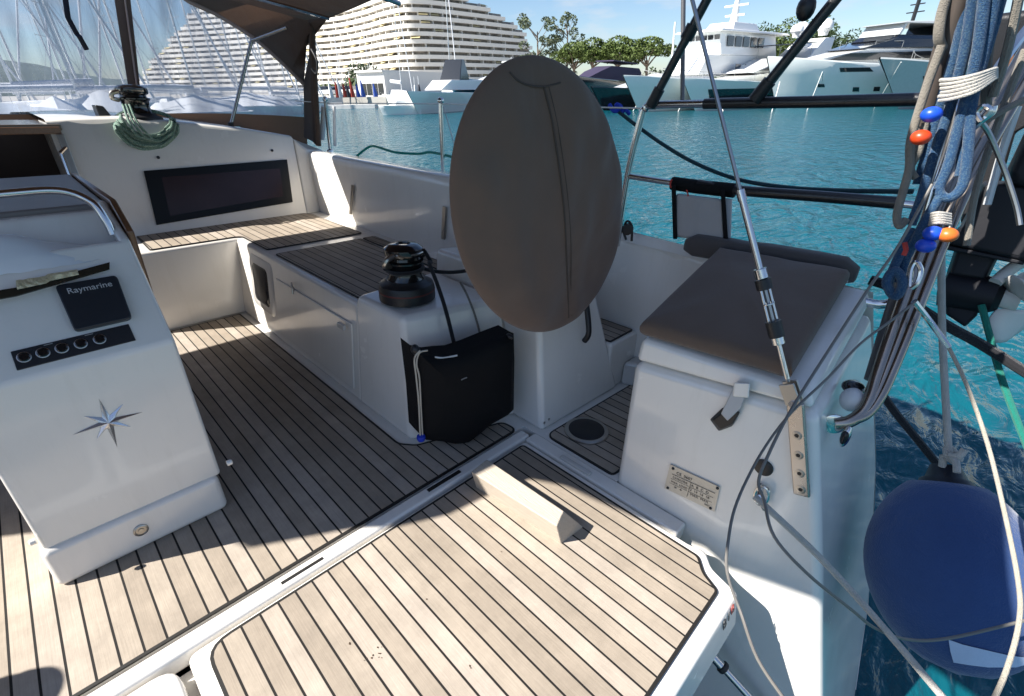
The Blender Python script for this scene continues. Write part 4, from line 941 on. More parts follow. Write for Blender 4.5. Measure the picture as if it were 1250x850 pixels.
for k in range(3):
    a = k * 2 * math.pi / 3 + .5; rd = sidev * math.cos(a) + upq * math.sin(a); tn = axd.cross(rd)
    rows = []
    for i in range(9):
        s_ = i / 8; w_ = .055 * math.sin(math.pi * (.25 + .62 * s_)) * 1.25; c = hubc + axd * .03 + rd * (.03 + .115 * s_); pit = 1.0 - .5 * s_
        dirw = (tn * math.cos(pit) + axd * math.sin(pit))
        rows.append([c - dirw * w_, c - dirw * w_ * .4 + axd * .006, c + dirw * w_ * .4 + axd * .006, c + dirw * w_])
    mb = MB(); mb.grid(rows); bl = mb.build('blade', PROPM, t); md = bl.modifiers.new('t', 'SOLIDIFY'); md.thickness = .006
mb = MB(); mb.tube([e3(1215, 345, -.05), e3(1232, 330, -.02), e3(1262, 310, .0)], .018, 10, sm=4); mb.build('exhaust_elbow', PROPM, t)
# dark gear above the engine: bracket, rolled mat, carrier
t = thing('engine_bracket', 'black plastic bracket and pad holding the outboard on the rail', 'bracket')
slab_px([(1176, 118), (1226, 96), (1262, 84), (1262, 150), (1240, 162), (1214, 250), (1180, 282), (1172, 270), (1200, 190), (1178, 160)], .10, .18, 'bracket_plate', BLACK, .008, parent=t)
slab_px([(1196, 20), (1270, 10), (1270, 100), (1215, 100), (1190, 60)], .20, .32, 'carry_pad', BLACK, .02, parent=t)
t = thing('rolled_slat_mat', 'bundle of reddish brown wooden slats strapped behind the ropes, top right', 'slat bundle')
for k in range(6):
    a, b = e3(1228 + 6 * k, 66 + k * 1, .16 + .01 * k), e3(1216 + 7 * k, 112 + k * 3, .14 + .01 * k); mb = MB(); mb.tube([a, b], .010, 8); mb.build('slat', WOODV, t)
# ---- stainless ladder tubes at the quarter
t = thing('folded_ladder', 'folded ladder of parallel polished steel tubes rising from the quarter behind the backstay', 'ladder')
p0 = aP(1022, 516, (0, 1, -.285), (1.3, .135, .58)); 
for k, (ox, r_) in enumerate(((0, .0165), (13, .0125), (24, .0125))):
    path = [aD(1020 + ox * .15, 517 - ox * .1, 1.60), aD(1036 + ox * .3, 515 - ox * .1, 1.60), aD(1052 + ox * .35, 504, 1.61), aD(1063 + ox * .5, 484, 1.62), aD(1072 + ox * .7, 455, 1.64), aD(1098 + ox * .9, 380, 1.69), aD(1131 + ox, 290, 1.76), aD(1170 + ox, 205, 1.86), aD(1212 + ox, 130, 1.97), aD(1250 + ox, 65, 2.08), aD(1285 + ox, 5, 2.2)]
    mb = MB(); mb.tube(path, r_, 14, sm=6); mb.build('ladder_tube', simple('aged_steel_%d' % k, (.34, .30, .26), .24, 1.0, .3), t)
mb = MB(); mb.lathe([(.030, 0), (.030, .005), (.020, .009)], aD(1018, 517, 1.61), axis=(-.9, -.4, 0), seg=24); mb.build('flange', STEEL, t)
mb = MB(); mb.tube([aD(1068, 465, 1.66), aD(1092, 385, 1.72), aD(1110, 330, 1.78)], .026, 14); mb.build('dark_tube', simple('grey_pole', (.10, .095, .09), .4, .3), t)
mb = MB(); mb.ball(aD(1040, 488, 1.64), (.03, .03, .035), 16, 10); mb.build('white_cap', simple('cap_white', (.6, .6, .6), .4), t)
mb = MB(); mb.ball(aD(1042, 473, 1.66), (.032, .03, .018), 16, 10); mb.build('black_cap', BLACKG, t)
t = thing('stern_light', 'small chrome oval light set into the hull corner under the ladder flange', 'light')
mb = MB(); mb.ball(aD(1032, 533, 1.60), (.018, .012, .034), 18, 12); mb.build('light_rim', STEEL, t); mb = MB(); mb.ball(aD(1031, 534, 1.592), (.012, .010, .024), 16, 10); mb.build('lens', DKGLASS, t)
# ---- big grey-brown poles and ropes at the right
t = thing('davit_pole', 'thick grey-brown pole leaning up through the bundle of blue ropes', 'pole')
mb = MB(); mb.tube([aD(1126, 150, 1.72), aD(1160, 40, 1.66), aD(1185, -40, 1.62)], .024, 16); mb.build('pole', simple('bronze_pole', (.13, .105, .09), .45, .2, .25, stretch=(1, 1, .2)), t)
mb = MB(); mb.tube([aD(1112, 190, 1.73), aD(1138, 110, 1.70), aD(1172, -10, 1.64)], .012, 12); mb.build('brace', simple('grey_brace', (.20, .18, .17), .45, .3), t)
t = thing('blue_mooring_rope', 'thick bundle of blue flecked rope hung in long loops on the stern rail', 'rope', 'blue ropes')
random.seed(11)
def D_(a, b, d): return aD(a, b, d)
for k, pth in enumerate((
    [(1190, -15, 1.58), (1178, 60, 1.60), (1160, 130, 1.62), (1140, 190, 1.63), (1125, 240, 1.64), (1112, 275, 1.64)],
    [(1203, -15, 1.57), (1192, 70, 1.58), (1174, 140, 1.60), (1158, 200, 1.60), (1146, 232, 1.60), (1158, 242, 1.60), (1174, 228, 1.60), (1181, 190, 1.60), (1187, 120, 1.60), (1206, 40, 1.59), (1217, -15, 1.58)],
    [(1214, -15, 1.60), (1198, 60, 1.62), (1178, 130, 1.64), (1160, 190, 1.65), (1146, 225, 1.64)],
    [(1183, -15, 1.63), (1170, 50, 1.64), (1150, 120, 1.65), (1132, 185, 1.66), (1120, 225, 1.66)],
    [(1225, -15, 1.62), (1210, 40, 1.63), (1192, 100, 1.63), (1180, 160, 1.62), (1172, 215, 1.61)],
    [(1150, 236, 1.60), (1134, 262, 1.60), (1118, 292, 1.61), (1104, 320, 1.62), (1098, 345, 1.62)],
    [(1116, 280, 1.63), (1104, 300, 1.62), (1092, 325, 1.60), (1084, 350, 1.60), (1094, 362, 1.59), (1102, 345, 1.58), (1092, 330, 1.58), (1082, 345, 1.58), (1090, 360, 1.60)])):
    mb = MB(); mb.tube([D_(*p) for p in pth], .0112, 10, sm=5); mb.build('rope_strand', ROPEB, t)
t = thing('grey_halyard', 'thin grey rope looping down left of the blue rope bundle', 'rope')
mb = MB(); mb.tube([D_(*p) for p in ((1162, -20, 1.62), (1150, 15, 1.62), (1146, 45, 1.62), (1150, 60, 1.64))], .0105, 10, sm=6); mb.tube([D_(*p) for p in ((1150, 55, 1.62), (1130, 110, 1.62), (1112, 170, 1.62), (1110, 205, 1.62), (1102, 235, 1.62), (1095, 262, 1.62), (1098, 276, 1.62), (1106, 268, 1.63))], .0095, 10, sm=6); mb.tube([D_(*p) for p in ((1130, 150, 1.64), (1122, 185, 1.64), (1112, 205, 1.64), (1118, 218, 1.64))], .008, 10, sm=6); mb.build('line', ROPEGR, t)
mb = MB(); mb.tube([D_(*p) for p in ((1128, -10, 1.66), (1128, -5, 1.66))], .008); mb.build('line', ROPEGR, t)
t = thing('white_lashing', 'white cord wound in turns round the blue rope bundle', 'lashing')
for k in range(6):
    mb = MB(); mb.tube([D_(1148 + k * .5 - (k > 3) * 4, 98 + k * 5.0, 1.59), D_(1165, 97 + k * 4.6, 1.565), D_(1190, 92 + k * 4.0, 1.56), D_(1212, 85 + k * 2.4, 1.60), D_(1216, 84 + k * 2.2, 1.64)], .0042, 8, sm=5); mb.build('turn', ROPEW, t)
for k in range(5):
    mb = MB(); mb.tube([D_(1134, 262 + k * 3, 1.60), D_(1146, 260 + k * 3, 1.575), D_(1160, 262 + k * 3, 1.60)], .004, 8, sm=5); mb.build('turn', ROPEW, t)
for (nm, c, px_, py_, lb) in (('float_ball', (.01, .07, .55), 1137, 140, 'blue float ball, uppermost on the rope bundle'), ('float_ball', (.55, .05, .01), 1124, 168, 'red float ball just below the upper blue one'), ('float_ball', (.01, .07, .55), 1139, 285, 'blue float ball beside the orange one'), ('float_ball', (.01, .06, .50), 1130, 300, 'lowest blue float ball, under the blue and orange pair'), ('float_ball', (.62, .14, .02), 1157, 287, 'orange float ball right of the lower blue ones')):
    c0_ = aD(px_, py_, 1.56); mb = MB(); mb.ball(c0_, (.021, .021, .017), 20, 14); o = mb.build(nm, simple('float_' + str(px_), c, .38, var=.15), None); solo(o, lb, 'float', 'small coloured floats on the stern ropes')
# frayed orange/red bits
mb = MB(); mb.tube([D_(1104, 296, 1.57), D_(1106, 305, 1.57), D_(1103, 312, 1.57)], .006, 6); solo(mb.build('red_tag', simple('red_tape', (.45, .04, .03), .6), None), 'scrap of red tape on the lower blue rope', 'tape')
# rigging lines
def line(name, pts, r, mat, label, cat='rope', sm=6, group=None):
    mb = MB(); mb.tube([D_(*p) for p in pts], r, 8, sm=sm); return solo(mb.build(name, mat, None), label, cat, group)
WIRE = simple('grey_wire', (.19, .18, .165), .5, .4)
line('thin_line', ((1138, 225, 1.58), (1098, 298, 1.55), (1062, 350, 1.50), (1010, 430, 1.42), (966, 500, 1.30), (938, 555, 1.25), (926, 588, 1.25), (933, 612, 1.24), (945, 655, 1.22), (985, 700, 1.26), (1040, 745, 1.36), (1070, 768, 1.45), (1110, 781, 1.55), (1160, 779, 1.62), (1250, 758, 1.70), (1280, 750, 1.7)), .0035, WIRE, 'thin grey line sagging from the rope bundle past the chainplate across the blue fender')
line('thin_line', ((1118, 368, 1.60), (1090, 390, 1.55), (1050, 420, 1.48), (1010, 462, 1.42), (965, 505, 1.33), (930, 552, 1.28), (900, 612, 1.20), (889, 660, 1.17), (888, 700, 1.17), (905, 750, 1.18), (925, 805, 1.15), (962, 860, 1.12)), .0032, WIRE, 'thin grey line hanging in front of the platform corner')
line('steel_stay', ((1116, 368, 1.60), (1135, 392, 1.64), (1158, 424, 1.66)), .0075, STEEL, 'short steel rod under the rope knot', 'rigging rod')
line('thin_line', ((1158, 424, 1.66), (1180, 470, 1.64), (1205, 540, 1.62), (1225, 620, 1.60), (1243, 710, 1.56), (1244, 760, 1.54), (1228, 820, 1.5), (1205, 870, 1.45)), .0045, ropem('beige_cord', (.36, .33, .27)), 'beige cord curving down in front of the blue fender to the bottom edge')
line('mooring_line', ((921, 606, 1.275), (945, 628, 1.28), (1000, 680, 1.36), (1060, 745, 1.45), (1165, 868, 1.5)), .0075, ROPEW, 'pale rope spliced round the eye in the locker side, running down to the lower right')
mb = MB(); ec = aX(930, 605, 1.285); mb.tube([ec + Vector((0, .018 * math.cos(a), .034 * math.sin(a))) for a in [i * math.pi / 8 for i in range(17)]], .0052, 8, cap=False); mb.tube([ec + Vector((.02, .015, .02)), ec + Vector((-.012, .0, .0)), ec + Vector((.0, -.02, -.04))], .009, 8, sm=4); mb.build('mooring_eye', STEEL, lks)
line('mooring_line', ((1062, 342, 2.0), (1090, 352, 2.0), (1120, 375, 2.05), (1160, 400, 2.1), (1200, 422, 2.15), (1270, 466, 2.2)), .0165, ROPEK, 'thick black mooring rope running right under the outboard engine')
line('mooring_line', ((1068, 468, 2.0), (1090, 500, 2.05), (1120, 537, 2.12), (1150, 574, 2.2)), .0125, ROPEK, 'black rope running down from the ladder tubes to behind the fender')
line('trip_line', ((1198, 372, 2.2), (1208, 410, 2.2), (1222, 460, 2.2), (1240, 510, 2.2), (1260, 560, 2.2)), .010, ROPEGN, 'dark green rope hanging from the outboard propeller')
line('mooring_line', ((752, 134, 2.4), (775, 152, 2.35), (810, 177, 2.3), (850, 200, 2.25), (900, 219, 2.2), (960, 229, 2.12), (1030, 233, 2.05), (1115, 234, 2.0)), .0078, ropem('dark_teal_rope', (.012, .045, .06)), 'dark teal rope sagging behind the stern rail')
line('rope_whipping', ((744, 128, 2.4), (750, 136, 2.38), (758, 131, 2.4), (752, 128, 2.42), (757, 138, 2.4), (763, 134, 2.38), (768, 139, 2.4)), .009, simple('bright_blue_rope', (.01, .05, .5), .8, bump=.8, bscale=90), 'bright blue knot at the wheel-side end of the teal rope', 'knot')
line('boat_line', ((431, 196, 4.0), (440, 187, 4.0), (452, 179, 4.0), (462, 180, 3.9), (482, 186, 3.7), (510, 188, 3.6), (525, 186, 3.5), (545, 190, 3.3), (556, 193, 3.2), (600, 205, 3.0)), .0085, ROPETQ, 'turquoise rope strung along the side deck beyond the coaming')
line('thin_line', ((1245, 275, 1.75), (1240, 250, 1.75), (1225, 205, 1.74), (1208, 165, 1.72), (1198, 150, 1.7)), .0062, STEELD, 'grey rod slanting from the cleat down to the right edge', 'rigging rod')
t = thing('steel_snap', 'steel snap shackle tied into the ropes near the right edge', 'shackle')
mb = MB(); mb.tube([D_(1188, 156, 1.62), D_(1200, 146, 1.61), D_(1210, 138, 1.61), D_(1212, 130, 1.61)], .008, 8, sm=5); mb.tube([D_(1197, 148, 1.6), D_(1192, 138, 1.6), D_(1200, 130, 1.6), D_(1208, 134, 1.6), D_(1202, 142, 1.6)], .006, 8, sm=6); mb.tube([D_(1110, 350, 1.58), D_(1112, 330, 1.58), D_(1118, 320, 1.58), D_(1124, 330, 1.58), D_(1120, 345, 1.58), D_(1112, 352, 1.58)], .006, 8, sm=6); mb.build('hook', STEEL, t)
line('steel_tube', ((1212, 92, 1.9), (1235, 60, 1.95), (1270, 15, 2.0)), .012, STEEL, 'polished tube crossing the top right corner', 'tube')
line('steel_tube', ((1205, 250, 2.1), (1222, 190, 2.1), (1242, 130, 2.1)), .010, simple('white_tube', (.6, .6, .6), .4), 'white tube standing beside the engine bracket', 'tube')
line('halyard', ((1212, 118, 1.68), (1230, 60, 1.66), (1245, -10, 1.64)), .009, ROPEGR, 'grey rope up the right-hand side of the blue bundle', 'rope')
line('halyard', ((1204, 130, 1.70), (1206, 60, 1.68), (1228, -20, 1.66)), .010, simple('taupe_webbing', (.16, .14, .12), .8), 'taupe strap between blue ropes and engine pad', 'strap')
line('halyard', ((1180, 300, 1.75), (1192, 230, 1.75), (1222, 140, 1.78), (1252, 60, 1.8)), .008, ROPEGR, 'grey rope running up behind the steel snap', 'rope')
line('halyard', ((1200, 150, 1.74), (1230, 132, 1.76), (1270, 112, 1.8)), .008, ROPEGR, 'grey rope running right from the steel snap', 'rope')
# dried leaves on the platform
random.seed(5); mb = MB()
for (a, b) in ((455, 802), (462, 798), (464, 803), (447, 806), (427, 787), (612, 673), (521, 731), (463, 790), (575, 813)):
    c = aZ(a, b, .004); 
    for k in range(2):
        a0_ = random.uniform(0, 6.3); r_ = random.uniform(.0015, .004); d_ = Vector((math.cos(a0_), math.sin(a0_), 0)) * r_; e_ = Vector((-d_.y, d_.x, 0)) * .6 + Vector((0, 0, .001)); c2 = c + Vector((random.uniform(-.004, .004), random.uniform(-.004, .004), 0)); mb.poly([c2 - d_, c2 + e_, c2 + d_, c2 - e_ + Vector((0, 0, .0015))])
o = mb.build('crumbs', simple('crumb_brown', (.08, .05, .03), .9), None); o['kind'] = 'stuff'; solo(o, 'few dry brown crumbs scattered on the sunlit platform planks', 'crumbs')
# ================================================================ water, shore, yachts (world frame)
m, nt, b = nodes_of('sea_water'); L = nt.links.new
b.inputs['Base Color'].default_value = (.004, .105, .15, 1); b.inputs['Roughness'].default_value = .11; b.inputs['IOR'].default_value = 1.33
tc = N(nt, 'ShaderNodeTexCoord')
def wn_(scale, det, stretch, dist=0):
    mp = N(nt, 'ShaderNodeMapping'); mp.inputs['Scale'].default_value = stretch; mp.inputs['Rotation'].default_value = (0, 0, R_(35)); L(tc.outputs['Object'], mp.inputs['Vector'])
    n = N(nt, 'ShaderNodeTexNoise'); n.inputs['Scale'].default_value = scale; n.inputs['Detail'].default_value = det; n.inputs['Distortion'].default_value = dist; L(mp.outputs['Vector'], n.inputs['Vector']); return n
n1 = wn_(1.1, 3, (1, 2.2, 1), .6); n2 = wn_(4.2, 4, (1, 1.9, 1), .8); n3 = wn_(.25, 2, (1, 1, 1))
ad = N(nt, 'ShaderNodeMath', operation='MULTIPLY_ADD'); L(n2.outputs['Fac'], ad.inputs[0]); ad.inputs[1].default_value = .22; L(n1.outputs['Fac'], ad.inputs[2])
bp = N(nt, 'ShaderNodeBump'); bp.inputs['Strength'].default_value = 1.0; bp.inputs['Distance'].default_value = .20; L(ad.outputs[0], bp.inputs['Height']); L(bp.outputs['Normal'], b.inputs['Normal'])
mx = N(nt, 'ShaderNodeMix', data_type='RGBA'); mx.inputs['A'].default_value = (.002, .060, .082, 1); mx.inputs['B'].default_value = (.005, .098, .130, 1); L(n3.outputs['Fac'], mx.inputs['Factor']); L(mx.outputs['Result'], b.inputs['Base Color'])
WATER = m
mb = MB(); mb.poly([(-3000, -3000, 0), (3000, -3000, 0), (3000, 3000, 0), (-3000, 3000, 0)]); structure(mb.build('water', WATER, None))

WHT = simple('yacht_white', (.80, .80, .78), .25, coat=.4, var=.04); WHT2 = simple('yacht_pale_grey', (.50, .52, .52), .3, coat=.3)
CREAM = simple('yacht_cream', (.82, .84, .80), .25, coat=.4, var=.04)
NAVY = simple('yacht_black_hull', (.012, .014, .02), .15, coat=.8); TURQ = simple('yacht_turquoise_hull', (.01, .13, .24), .2, coat=.6)
BOOT = simple('antifoul_dark', (.02, .03, .035), .5); TINT = simple('tinted_window', (.015, .018, .022), .08, coat=.6)
CHR = simple('mast_grey', (.45, .45, .44), .4, .5); ALU = simple('mast_white', (.7, .7, .68), .4)
PURP = simple('purple_canvas', (.035, .025, .06), .8)
def basis(px_, d, px2, d2):
    """bow at column px_ (d metres), stern at column px2 (d2 metres): returns bow, unit vector aft, unit side, length"""
    a, c = wD(px_, d), wD(px2, d2); v = c - a; Ln = v.length; v.normalize(); return a, v, Vector((-v.y, v.x, 0)), Ln
def yacht(label, bow, stern, beam, fb, hullm, sup, name='motor_yacht', cat='motor yacht', group='yachts moored along the far quay', sheer=.35, extras=None, ports=None, bands=None, flare=.55, boot=True, rake=.10, zk=(4, 1)):
    t = thing(name, label, cat, group, boat=False)
    a, ax_, sd, Ln = basis(*bow, *stern)
    def P_(s_, w_, z): return a + ax_ * (s_ * Ln) + sd * (w_ * beam / 2) + Vector((0, 0, z))
    rows = []; hz = [(-.4, 0), (.0, .25), (.35, .5), (.7, .78), (1.0, 1.0), (1.04, .97)]
    for i in range(17):
        s_ = i / 16; wtop = min(1, (s_ / .42)) ** .55 if s_ < .42 else 1 - .08 * max(0, (s_ - .7) / .3); wtop = max(wtop, .02)
        wb = min(1, s_ / .5) ** .9 * .82 if s_ < .5 else .82
        zt = fb * (1 + sheer * (1 - min(1, s_ / .75)) ** 1.6)
        row = []
        for (h, k) in hz:
            w_ = wb + (wtop - wb) * (k ** 1.4); sh = -rake * (h if h < 1 else 1) * (1 - s_) + rake * .0
            z = -.5 if h < 0 else zt * min(h, 1) + (.0 if h <= 1 else .04 * fb)
            row.append(P_(s_ + sh * (1 if s_ < .3 else max(0, 1 - (s_ - .3) / .3)) , w_, z))
        rows.append(row)
    mb = MB(); 
    both = []
    for r in rows:
        mirror = []
        for p in reversed(r):
            d_ = (p - a).dot(sd); mirror.append(p - sd * (2 * d_))
        both.append(mirror + r)
    V = mb.grid(both); mb.f([V[-1][i] for i in range(len(V[-1]))])
    # deck
    for i in range(len(V) - 1): mb.f([V[i][0], V[i][-1], V[i + 1][-1], V[i + 1][0]])
    hl = mb.build('hull', hullm, t, sharp=40)
    # boot stripe
    if boot:
        mb = MB(); rr = []
        for r in rows: rr.append([r[0] + sd * .02, r[1] + sd * .02 + Vector((0, 0, .18))])
        mb.grid(rr); rr2 = [[q - sd * (2 * (q - a).dot(sd)) for q in r] for r in rr]; mb.grid(rr2); mb.build('boot_stripe', BOOT, hl)
    for (kind, pts, w_, mt, nm) in sup:
        # side profile (s, z) extruded across, w_ = half width share (bottom, top)
        pts = [(s_, z if z < zk[0] else zk[0] + (z - zk[0]) * zk[1]) for s_, z in pts]
        mb = MB(); n = len(pts); zs = [p[1] for p in pts]; z0, z1 = min(zs), max(zs)
        def W_(z, s_): 
            k = (z - z0) / max(z1 - z0, .01); ww = w_[0] + (w_[1] - w_[0]) * k
            taper = min(1, max(.12, (s_ / .40)) ** .7) if kind == 'taper' else 1
            return ww * taper
        A_ = [P_(s_, W_(z, s_), z) for s_, z in pts]; B_ = [P_(s_, -W_(z, s_), z) for s_, z in pts]
        mb.hull8(A_, B_); mb.build(nm, mt, t, bevel=.06 if nm != 'window_band' else 0, seg=2)
    if ports:
        for (s_, z, ln, hh) in ports:
            for sg in (1, -1):
                q = []
                for ds, dz in ((0, 0), (ln, 0), (ln * .85, hh), (-ln * .05, hh)):
                    ss = s_ + ds / Ln; k = (z + dz) / fb; i = ss * 16; i0 = int(i); fr_ = i - i0
                    def at_(r): 
                        hs = [max(0, h) for h, kk in hz]; hgt = z + dz
                        for j in range(1, len(r) - 1):
                            if r[j].z <= hgt <= r[j + 1].z: f_ = (hgt - r[j].z) / max(r[j + 1].z - r[j].z, 1e-6); return r[j].lerp(r[j + 1], f_)
                        return r[-2]
                    p = at_(rows[i0]).lerp(at_(rows[min(16, i0 + 1)]), fr_)
                    if sg < 0: p = p - sd * (2 * (p - a).dot(sd))
                    q.append(p)
                mb = MB(); mb.hull8([p + sd * .012 * sg for p in q], [p + sd * .05 * sg for p in q]); mb.build('window', TINT, hl)
    for (s0, s1, z0, z1) in (bands or []):
        for sg in (1, -1):
            g = []
            for q_ in range(13):
                ss = (s0 + (s1 - s0) * q_ / 12) * 16; i0 = min(15, int(ss)); fr_ = ss - i0
                def hz_(r, hgt):
                    for j in range(1, len(r) - 1):
                        if r[j].z <= hgt <= r[j + 1].z: return r[j].lerp(r[j + 1], (hgt - r[j].z) / max(r[j + 1].z - r[j].z, 1e-6))
                    return r[-2]
                c_ = []
                for zz in (z0, (z0 + z1) / 2, z1):
                    p = hz_(rows[i0], zz).lerp(hz_(rows[i0 + 1], zz), fr_) + sd * .04
                    if sg < 0: p = p - sd * (2 * (p - a).dot(sd))
                    c_.append(p)
                g.append(c_)
            mb = MB(); mb.grid(g); mb.build('dark_band', NAVY, hl)
    if extras: extras(t, P_, Ln)
    return t
def rail_(t, P_, pts, h=.75, r=.02, w=.95, step=1):
    for sg in (1, -1):
        mb = MB(); top_ = [P_(s_, ww * sg, z + h) for s_, ww, z in pts]; mb.tube(top_, r, 6, sm=3)
        for s_, ww, z in pts: mb.tube([P_(s_, ww * sg, z), P_(s_, ww * sg, z + h)], r * .7, 5)
        mb.build('guard_rail', CHR, t)
def dome(P_, t, s_, w_, z, r):
    mb = MB(); c = P_(s_, w_, z); mb.lathe([(r * .55, -r * .9), (r * .6, -r * .5), (r, -r * .1), (r * .98, r * .35), (r * .75, r * .75), (r * .35, r * .97), (.01, r)], c, seg=18); mb.build('radar_dome', WHT, t)
# --- big modern yacht
def x1(t, P_, Ln):
    rail_(t, P_, [(.34, .55, 4.6), (.40, .62, 4.6), (.46, .68, 4.6)], .6)
    mb = MB(); c = P_(.60, 0, 6.8); mb.tube([c, c + Vector((0, 0, 2.6))], .16, 8); 
    for z, w_ in ((.8, 1.0), (1.4, .8), (1.9, 1.1)): mb.tube([c + Vector((0, 0, z)) + P_(0, w_ * .25, 0) - P_(0, 0, 0), c + Vector((0, 0, z)) - P_(0, w_ * .25, 0) + P_(0, 0, 0)], .05, 6)
    mb.build('radar_mast', BLACK, t)
yacht('large modern white yacht with long dark windows and raised hardtop, second from the right', (952, 55), (1165, 72), 6.6, 3.0, CREAM,
      [('taper', [(.10, 3.9), (.30, 5.0), (.95, 5.0), (.95, 3.4), (.12, 3.4)], (.86, .78), WHT, 'main_deck_house'),
       ('taper', [(.13, 3.72), (.22, 4.5), (.66, 4.75), (.66, 3.9)], (.93, .86), TINT, 'window_band'),
       ('taper', [(.28, 5.0), (.42, 6.1), (.92, 6.1), (.95, 5.0)], (.76, .60), WHT, 'upper_house'),
       ('taper', [(.27, 5.05), (.415, 6.2), (.66, 6.2), (.68, 5.2)], (.80, .65), TINT, 'windscreen'),
       ('x', [(.40, 6.1), (.43, 6.75), (.66, 6.75), (.68, 6.1)], (.60, .52), NAVY, 'flybridge'),
       ('x', [(.43, 8.05), (.46, 8.28), (.70, 8.45), (.74, 8.3), (.72, 8.0)], (.62, .58), WHT2, 'hardtop'),
       ('x', [(.435, 6.7), (.45, 6.7), (.475, 8.1), (.46, 8.1)], (.60, .58), WHT2, 'hardtop_post'),
       ('x', [(.69, 6.4), (.78, 6.2), (.74, 8.1), (.70, 8.1)], (.60, .58), TINT, 'hardtop_arch')],
      extras=x1, zk=(3.9, .64), ports=[(.24, 2.85, 2.6, .32), (.16, 1.7, .6, .25), (.45, 2.6, 3.6, .42), (.30, 1.3, .55, .35), (.38, 1.3, .55, .35), (.46, 1.3, .55, .35), (.54, 1.3, .55, .35)])
# --- white yacht bow at the far right
yacht('white yacht bow close at the right, partly behind the rope bundle', (1104, 56), (1262, 74), 6.0, 2.7, WHT2,
      [('taper', [(.14, 2.9), (.3, 4.5), (.9, 4.5), (.9, 2.8)], (.8, .65), WHT, 'deck_house'), ('taper', [(.24, 3.95), (.31, 4.5), (.6, 4.5), (.6, 3.95)], (.82, .7), TINT, 'windscreen')], rake=.22, ports=[(.12, 1.7, 1.6, .7)],
      extras=lambda t, P_, Ln: rail_(t, P_, [(.06, .35, 3.7), (.14, .6, 3.5), (.24, .8, 3.3), (.34, .9, 3.1)], .6))
# --- black-hulled motor yacht
def x3(t, P_, Ln):
    mb = MB(); 
    rail_(t, P_, [(.10, .6, 2.4), (.2, .75, 2.3), (.3, .85, 2.1), (.42, .92, 2.0)], .6)
    dome(P_, t, .60, .1, 6.6, .6); dome(P_, t, .72, -.3, 6.9, .75); dome(P_, t, .72, .5, 6.9, .7)
    mb = MB(); mb.hull8([P_(.42, .6, 5.2), P_(.62, .6, 5.5), P_(.62, -.6, 5.5), P_(.42, -.6, 5.2)], [P_(.42, .6, 5.3), P_(.62, .6, 5.6), P_(.62, -.6, 5.6), P_(.42, -.6, 5.3)]); mb.build('bimini_top', NAVY, t)
    for s_ in (.44, .6):
        for w_ in (.55, -.55): mb = MB(); mb.tube([P_(s_, w_, 4.1), P_(s_, w_, 5.3)], .04, 6); mb.build('top_post', CHR, t)
yacht('motor yacht with a black hull band and radar domes, left of the large modern one', (852, 51), (1015, 72), 5.8, 1.9, CREAM,
      [('taper', [(.03, 2.3), (.30, 2.9), (.95, 2.9), (.95, 1.7), (.03, 2.0)], (.96, .80), WHT, 'main_deck_house'),
       ('taper', [(.22, 2.95), (.42, 4.2), (.94, 4.2), (.94, 2.95)], (.78, .60), WHT, 'upper_house'),
       ('taper', [(.26, 3.1), (.40, 3.95), (.70, 3.95), (.74, 3.35)], (.80, .63), TINT, 'windscreen'),
       ('x', [(.58, 4.2), (.70, 6.0), (.78, 6.1), (.74, 4.2)], (.6, .5), WHT, 'radar_arch')], extras=x3, bands=[(.07, .95, .85, 1.7)])
# --- classic trawler yacht
def x4(t, P_, Ln):
    mb = MB(); c = P_(.52, 0, 7.1); mb.tube([c, c + Vector((0, 0, 2.6))], [.45, .16], 10); 
    for z, w_ in ((.9, .9), (1.7, 1.1), (2.4, .7)): mb.tube([c + Vector((0, 0, z)) + (P_(0, w_ * .35, 0) - P_(0, 0, 0)), c + Vector((0, 0, z)) - (P_(0, w_ * .35, 0) - P_(0, 0, 0))], .09, 6)
    mb.tube([c + Vector((0, 0, 2.5)), c + Vector((0, 0, 4.2))], .04, 5); mb.build('radar_mast', WHT, t)
    for k in range(7):
        for sg in (1, -1):
            mb = MB(); s_ = .40 + k * .065; mb.hull8([P_(s_, .875 * sg, 3.25), P_(s_ + .035, .875 * sg, 3.25), P_(s_ + .035, .865 * sg, 3.75), P_(s_, .865 * sg, 3.75)], [P_(s_, .89 * sg, 3.25), P_(s_ + .035, .89 * sg, 3.25), P_(s_ + .035, .88 * sg, 3.75), P_(s_, .88 * sg, 3.75)]); mb.build('window', TINT, t)
    for k in range(6):
        w0 = -.60 + k * .205; mb = MB(); mb.hull8([P_(.335, w0, 5.2), P_(.335, w0 + .17, 5.2), P_(.322, w0 + .17, 6.1), P_(.322, w0, 6.1)], [P_(.328, w0, 5.2), P_(.328, w0 + .17, 5.2), P_(.315, w0 + .17, 6.1), P_(.315, w0, 6.1)]); mb.build('window', TINT, t)
    for k in range(5):
        for sg in (1, -1):
            s_ = .36 + k * .055; mb = MB(); mb.hull8([P_(s_, .66 * sg, 5.2), P_(s_ + .042, .66 * sg, 5.2), P_(s_ + .042, .645 * sg, 6.05), P_(s_, .645 * sg, 6.05)], [P_(s_, .68 * sg, 5.2), P_(s_ + .042, .68 * sg, 5.2), P_(s_ + .042, .665 * sg, 6.05), P_(s_, .665 * sg, 6.05)]); mb.build('window', TINT, t)
    rail_(t, P_, [(.05, .35, 2.8), (.12, .55, 2.65), (.22, .75, 2.5), (.34, .9, 2.3)], .6, .03)
    mb = MB(); mb.tube([P_(.16, 0, 3.0), P_(.15, 0, 7.0)], .09, 8); mb.build('anchor_mast', WHT, t)
